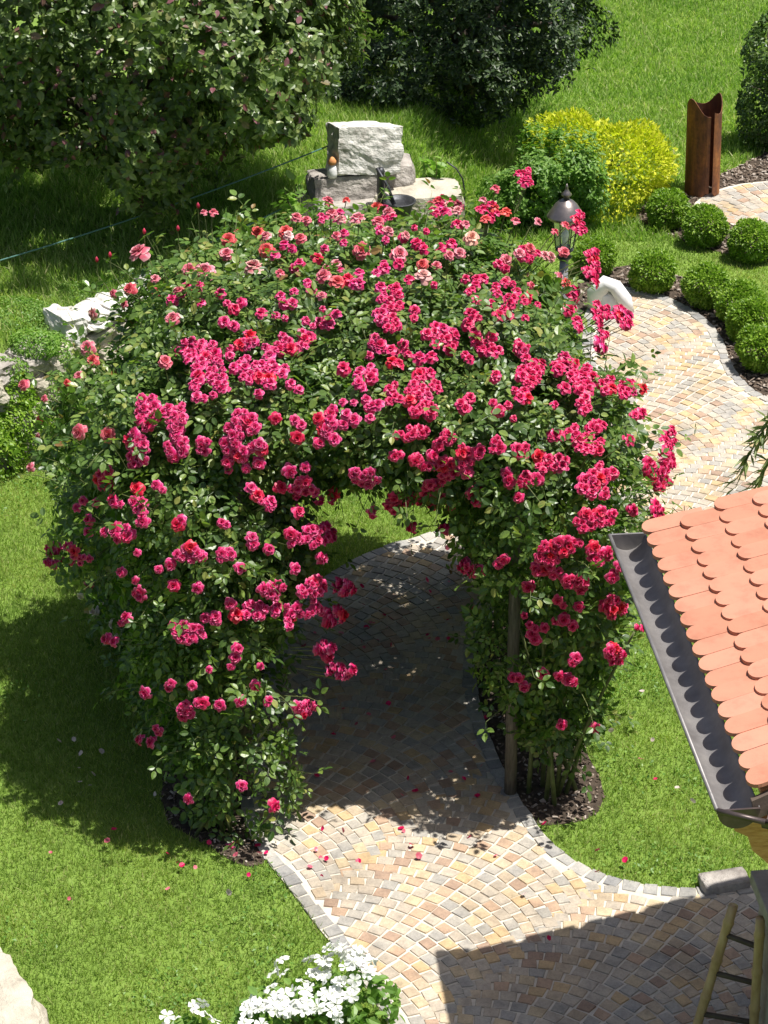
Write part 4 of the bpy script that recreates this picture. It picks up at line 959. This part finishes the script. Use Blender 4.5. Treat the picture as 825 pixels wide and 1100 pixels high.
def roofpt(s, k, off=0.0):
    t = s/TL; d = updir(np.clip(t, 0, 1)); dl = d/np.linalg.norm(d); nrm = np.cross(dl, -ev); nrm = nrm if nrm[2] > 0 else -nrm; nrm /= np.linalg.norm(nrm)
    return tip0 + ev*s + dl*k + nrm*off
mb = MB(); dv = []
for s_ in (.02, TL/2, TL-.03):
    for k in (.05, UP):
        for off in (-.012, -.05): dv.append(roofpt(s_, k, off))
mb.add(dv, [(0, 2, 6, 4), (4, 6, 10, 8), (1, 5, 7, 3), (5, 9, 11, 7), (0, 1, 3, 2), (8, 10, 11, 9), (0, 4, 5, 1), (4, 8, 9, 5), (2, 3, 7, 6), (6, 7, 11, 10)]); mb.build('roof_deck', M['wood'], sh)
MB().tube([roofpt(-.02, UP, .03), roofpt(TL+.02, UP, .03)], .07, 10).build('ridge_cap', M['roof_tile'], sh, smooth=True)
# gutter: half round channel, rolled outer bead, end cap
def gutter(A, B, side, w, name, mat, matin=None):
    A = np.array(A); B = np.array(B); d = (B-A)/np.linalg.norm(B-A); V = []; n = 12; r = w/2
    for (E_) in (A, B):
        for lay in (0, 1):
            rr = r if lay == 0 else r-.004
            for k in range(n+1):
                g = math.pi*k/n; c = E_ + side*r + np.array([0, 0, .0]); V.append(c - side*rr*math.cos(g) + np.array([0, 0, -rr*1.04*math.sin(g)]))
    m_ = n+1; F = []
    for k in range(n):
        F.append((k, k+1, 2*m_+k+1, 2*m_+k)); F.append((m_+k+1, m_+k, 3*m_+k, 3*m_+k+1))
    F.append((0, 2*m_, 3*m_, m_)); F.append((n, m_+n, 3*m_+n, 2*m_+n))
    mb = MB().add(V, F); mb.tube([A - np.array([0, 0, .0]), B], .0095, 8)
    o = mb.build(name, mat, sh, smooth=True); return o
gut = gutter(F_, N_, rt, .17, 'gutter', M['zinc'])
capv = []
for k in range(13):
    g = math.pi*k/12; capv.append(F_ + rt*.085 - rt*.085*math.cos(g) + np.array([0, 0, -.0884*math.sin(g)]) - ev*.001)
MB().prism([tuple(v) for v in capv], tuple(-ev*.012)).build('end_cap', M['zinc'], gut)
N2 = G(830, 884, ZE); fd = (N2-N_); fd[2] = 0; fd /= np.linalg.norm(fd); fs = np.array([-fd[1], fd[0], 0]); fs = fs if fs[1] > 0 else -fs
capv = [v + (N_ - F_) for v in capv]
MB().prism([tuple(v) for v in capv], tuple(ev*.01)).build('end_cap', M['brown_metal'], gut)
MB().tube([N_ + ev*.006, N_ + ev*.006 + fd*.19], .012, 8).build('bead', M['brown_metal'], gut, smooth=True)
gut2 = gutter(N_ + fd*.176, N_ + fd*2.5, fs, .13, 'front_gutter', M['brown_metal'])
MB().tube([N_ + fd*.30 + np.array([0, 0, .0]), N_ + fd*.335 + np.array([0, 0, .0])], .02, 10).build('joint', M['brown_metal'], gut2, smooth=True)
# fascia under the gable edge
fa = [roofpt(TL-.02, .0, -.01), roofpt(TL-.02, 1.6, -.01), roofpt(TL-.02, 1.6, -.16), roofpt(TL-.02, .0, -.10)]
MB().prism([tuple(v) for v in fa], tuple(ev*.025)).build('fascia_board', M['dark_wood'], sh)
# bracket and timbers
Yb = N_[1] + .16
bk = [(786, 879), (789, 893), (803, 899), (808, 914), (818, 922), (842, 944), (900, 950), (900, 884)]
MB().prism([tuple(PY(x, y, Yb)) for x, y in bk], (0.02, .12, 0)).build('corbel', M['wood'], sh, bevel=.004)
WA = G(806, 935, 1.02); WZ = 1.02
wd_ = ev; wln = 2.6
def wallbox(c0, along, across, l, wdt, z0, z1):
    a = c0; P = [a, a+along*l, a+along*l+across*wdt, a+across*wdt]; V = [(p[0], p[1], z) for z in (z0, z1) for p in P]
    return V, [(3, 2, 1, 0), (4, 5, 6, 7), (0, 1, 5, 4), (1, 2, 6, 5), (2, 3, 7, 6), (3, 0, 4, 7)]
V_, Fc = wallbox(WA + rt*.045 + ev*.045, ev, rt, wln-.09, .26, -.02, WZ-.07); MB().add(V_, Fc).build('low_wall', M['masonry'], sh)
mb = MB()
for k in range(5):
    V_, Fc = wallbox(WA + ev*(k*.52), ev, rt, .514, .35, WZ-.068, WZ + random.uniform(-.002, .002)); mb.add(V_, Fc)
mb.build('wall_cap', M['wall_cap'], sh, bevel=.008)
for s_ in (.25, 2.2):
    p = WA + ev*s_ + rt*.19; MB().box((p[0], p[1], (WZ+2.5)/2), (.13, .13, 2.5-WZ), math.atan2(ev[1], ev[0])).build('timber_post', M['wood'], sh, bevel=.006)
p0 = WA + rt*.19 - ev*.1; p1 = WA + rt*.19 + ev*2.35
bmv = [(p0 - rt*.07), (p0 + rt*.07)]
V_, Fc = wallbox(p0 - rt*.07, ev, rt, 2.45, .14, 2.38, 2.51); MB().add(V_, Fc).build('timber_beam', M['wood'], sh)
V_, Fc = wallbox(F_ + rt*2.4 + ev*.2, ev, rt, 2.0, .25, -.02, 2.64); MB().add(V_, Fc).build('rear_wall', M['masonry'], sh)

# bamboo rack against the wall
def bamboo(pts, r):
    A, B = Vector(pts[0]), Vector(pts[1]); ln = (B-A).length; P = []; R_ = []; seg = .21; k = 0.0
    while k < ln - .02:
        for dk, m_ in ((0, 1.12), (.012, 1.2), (.024, 1.0), (seg*.5, .96), (seg-.012, 1.0)):
            if k+dk < ln: P.append(A.lerp(B, (k+dk)/ln)); R_.append(r*m_)
        k += seg
    return P, R_
l0 = G(734, 1150, 0.0); l1 = G(790, 966, .95); r1 = G(817, 985, .95); r0 = G(806, 1160, .0)
bl = thing('bamboo_ladder', l0, 'bamboo rack with dark rungs leaning by the shelter wall, in shade', 'bamboo rack')
for a, b in ((l0, l1), (r0, r1)):
    P, R_ = bamboo((a.tolist(), b.tolist()), .024); MB().tube(P, R_, 10).build('pole', M['bamboo'], bl, smooth=True)
for t in (.80, .58, .34, .12):
    a = l0 + (l1-l0)*t; b = r0 + (r1-r0)*(t+.02); MB().tube([a, b], .014, 8).build('rung', M['dark_wood'], bl, smooth=True)
ks = G(778, 948, .03); tag(rock('kerb_stone', ks, (.26, .13, .08), .25, M['rock_grey'], 61, .03, 5, None, .9), 'flat grey stone at the lawn corner by the shelter wall', 'stone')

# ------------------------------------------------------------------ boulder, white flowers, plant at the right
bb = G(-30, 1120, 0); tag(rock('boulder', (bb[0]-.06, bb[1]-.06, .12), (.74, .95, .46), .45, M['rock_cream'], 73, .1, 26, None, .5, (0, 0), False), 'large cream boulder on the lawn below the rose arch', 'boulder')
def flower_template():
    V = []; F = []; T = []
    for k in range(5):
        a = 2*math.pi*k/5; ca, sa = math.cos(a), math.sin(a); o = len(V)
        for (r, t, z, tp) in ((.03, 0, 0, .2), (.26, .16, .06, .6), (.26, -.16, .06, .6), (.5, .2, .05, .9), (.5, -.2, .05, .9), (.56, 0, .02, 1), (.28, 0, .02, .5)):
            V.append((r*ca - t*sa, r*sa + t*ca, z + random.gauss(0, .05) - r*r*.3*(k % 2))); T.append(tp)
        F += [(o, o+2, o+6), (o, o+6, o+1), (o+2, o+4, o+5, o+6), (o+1, o+6, o+5, o+3)]
    return np.array(V), F, np.array(T)
FT = [flower_template() for _ in range(3)]
c1 = G(335, 1112, .1); c2 = G(205, 1122, .1)
WBl = Blobs([(c1[0], c1[1], .10, .32, .28, .26), (c1[0]+.22, c1[1]+.08, .16, .2, .2, .26), (c1[0]-.2, c1[1]-.1, .12, .2, .2, .2)])
WB2 = Blobs([(c2[0], c2[1], .06, .14, .14, .15)])
def white_plant(base, B, pix, label, nl):
    t = thing('white_flower', base, label, 'flowering shrub', 'white flowering plants on the lawn')
    p, nr = B.shell(nl, .5, .12, 6, .7); V, L, Z = leaves(p, nr, LV, LF, .055, .6, .5, .1, .5); np_object('foliage', V, L, Z, M['shrub_leaf'], t)
    mb = MB()
    for k in range(8):
        e = B.c[0] + rand_dirs(1)[0]*B.r[0]*.7; mb.tube([base, (np.array(base)+e)/2 + np.array([0, 0, .03]), e], [.008, .006, .003], 5)
    mb.build('stem', M['green_cane'], t)
    p, nr = surface_hits(pix, B, 8, 14, .02); R = frames_z(nr + np.array([0, -.2, .4]) + rng.normal(0, .55, nr.shape))
    me_ = []
    for v, f, tp in FT:
        me = bpy.data.meshes.new('bloom'); me.from_pydata(v.tolist(), [], f); a_ = me.attributes.new('tip', 'FLOAT', 'POINT'); a_.data.foreach_set('value', tp.astype(np.float32)); me.materials.append(M['white_petal']); me_.append(me)
    for i in range(len(p)):
        o = bpy.data.objects.new('bloom', me_[i % 3]); COL.objects.link(o); o.parent = t
        o.matrix_local = Matrix.Translation(Vector((p[i]-loc_of(t)).tolist())) @ Matrix(R[i].tolist()).to_4x4() @ Matrix.Scale(random.uniform(.058, .08), 4)
pix = []
for (x, y, rx, ry, n_) in ((370, 1028, 20, 10, 14), (385, 1042, 14, 12, 10), (345, 1040, 18, 10, 10), (355, 1060, 30, 12, 20), (300, 1075, 32, 14, 22), (285, 1090, 22, 14, 10), (330, 1085, 34, 14, 10), (295, 1040, 12, 10, 4)):
    for _ in range(n_): pix.append((x + random.uniform(-rx, rx), y + random.uniform(-ry, ry)))
white_plant((c1[0], c1[1], 0), WBl, pix[:100], 'white flowering low shrub at the edge of the paved path', 1500)
white_plant((c2[0], c2[1], 0), WB2, [(182, 1095), (190, 1098), (208, 1086), (216, 1082), (212, 1092), (222, 1094), (228, 1100), (180, 1104)], 'small tuft of white flowers on the lawn, left of the larger white shrub', 260)

# oleander-like branches hanging in from the right, a dry twig
ob = G(885, 560, 0); ol = thing('oleander', ob, 'narrow leaved branches drooping over the path above the tiled roof', 'shrub')
mb = MB(); P = []; D = []; Yl = ob[1]-.3
NV_ = np.array([(0, 0, 0), (0, .5, -.03), (0, 1, -.12), (.085, .45, .02), (-.085, .45, .02)])
for tipx, tipy, sy in ((790, 525, 440), (800, 500, 430), (815, 470, 425), (808, 540, 450), (850, 520, 430), (840, 440, 420), (880, 470, 420)):
    b = Vector(ob.tolist()); t1_ = Vector(PY(tipx+45, sy, Yl).tolist()); e = Vector(PY(tipx, tipy, Yl-.1).tolist()); pts = []
    for i in range(9):
        s_ = i/8; pts.append(((1-s_)**2)*b + 2*s_*(1-s_)*(t1_*1.5 - b*.25 - e*.25) + s_*s_*e)
    mb.tube(pts, [.012-.0105*i/8 for i in range(9)], 5)
    for i in range(34):
        s_ = random.uniform(.5, 1); k = s_*8; a_ = pts[int(min(7, k))].lerp(pts[int(min(7, k))+1], k-int(min(7, k))); P.append(np.array(a_)); dd = (pts[8]-pts[4]).normalized(); D.append(np.array(dd)*.9 + rng.normal(0, .55, 3))
mb.build('branches', M['green_cane'], ol, smooth=True)
P = np.array(P); D = np.array(D); V, L, Z = scatter(NV_, SF, P, frames(D, rng.normal(0, .5, (len(P), 3)) + (0, -.2, 1)), rng.uniform(.1, .17, len(P))); np_object('leaves', V, L, Z, M['oleander_leaf'], ol)
tw = PY(728, 552, 12.6); mb = MB(); t0_ = G(733, 575, 0)
tw = thing('dry_twig', t0_, 'bare brown twig standing on the path just beyond the roof edge', 'twig')
z1_ = PY(735, 543, t0_[1]); mb.tube([t0_, (t0_+z1_)/2 + np.array([.01, 0, 0]), z1_], [.006, .005, .002], 5)
for px, py in ((722, 545), (743, 547), (750, 550), (726, 552)): mb.tube([t0_*.4 + z1_*.6, PY(px, py, t0_[1])], [.004, .002], 4)
mb.build('branches', M['bark'], tw)
P = np.array([PY(px, py, t0_[1]-.01) for px, py in ((722, 546), (724, 549), (744, 548), (750, 551), (741, 546), (721, 551))]); V, L, Z = scatter(LV, LF, P, frames(rand_dirs(6), rand_dirs(6)), np.full(6, .05)); np_object('leaves', V, L, Z, M['hedge_leaf'], tw)

bpy.context.view_layer.update()
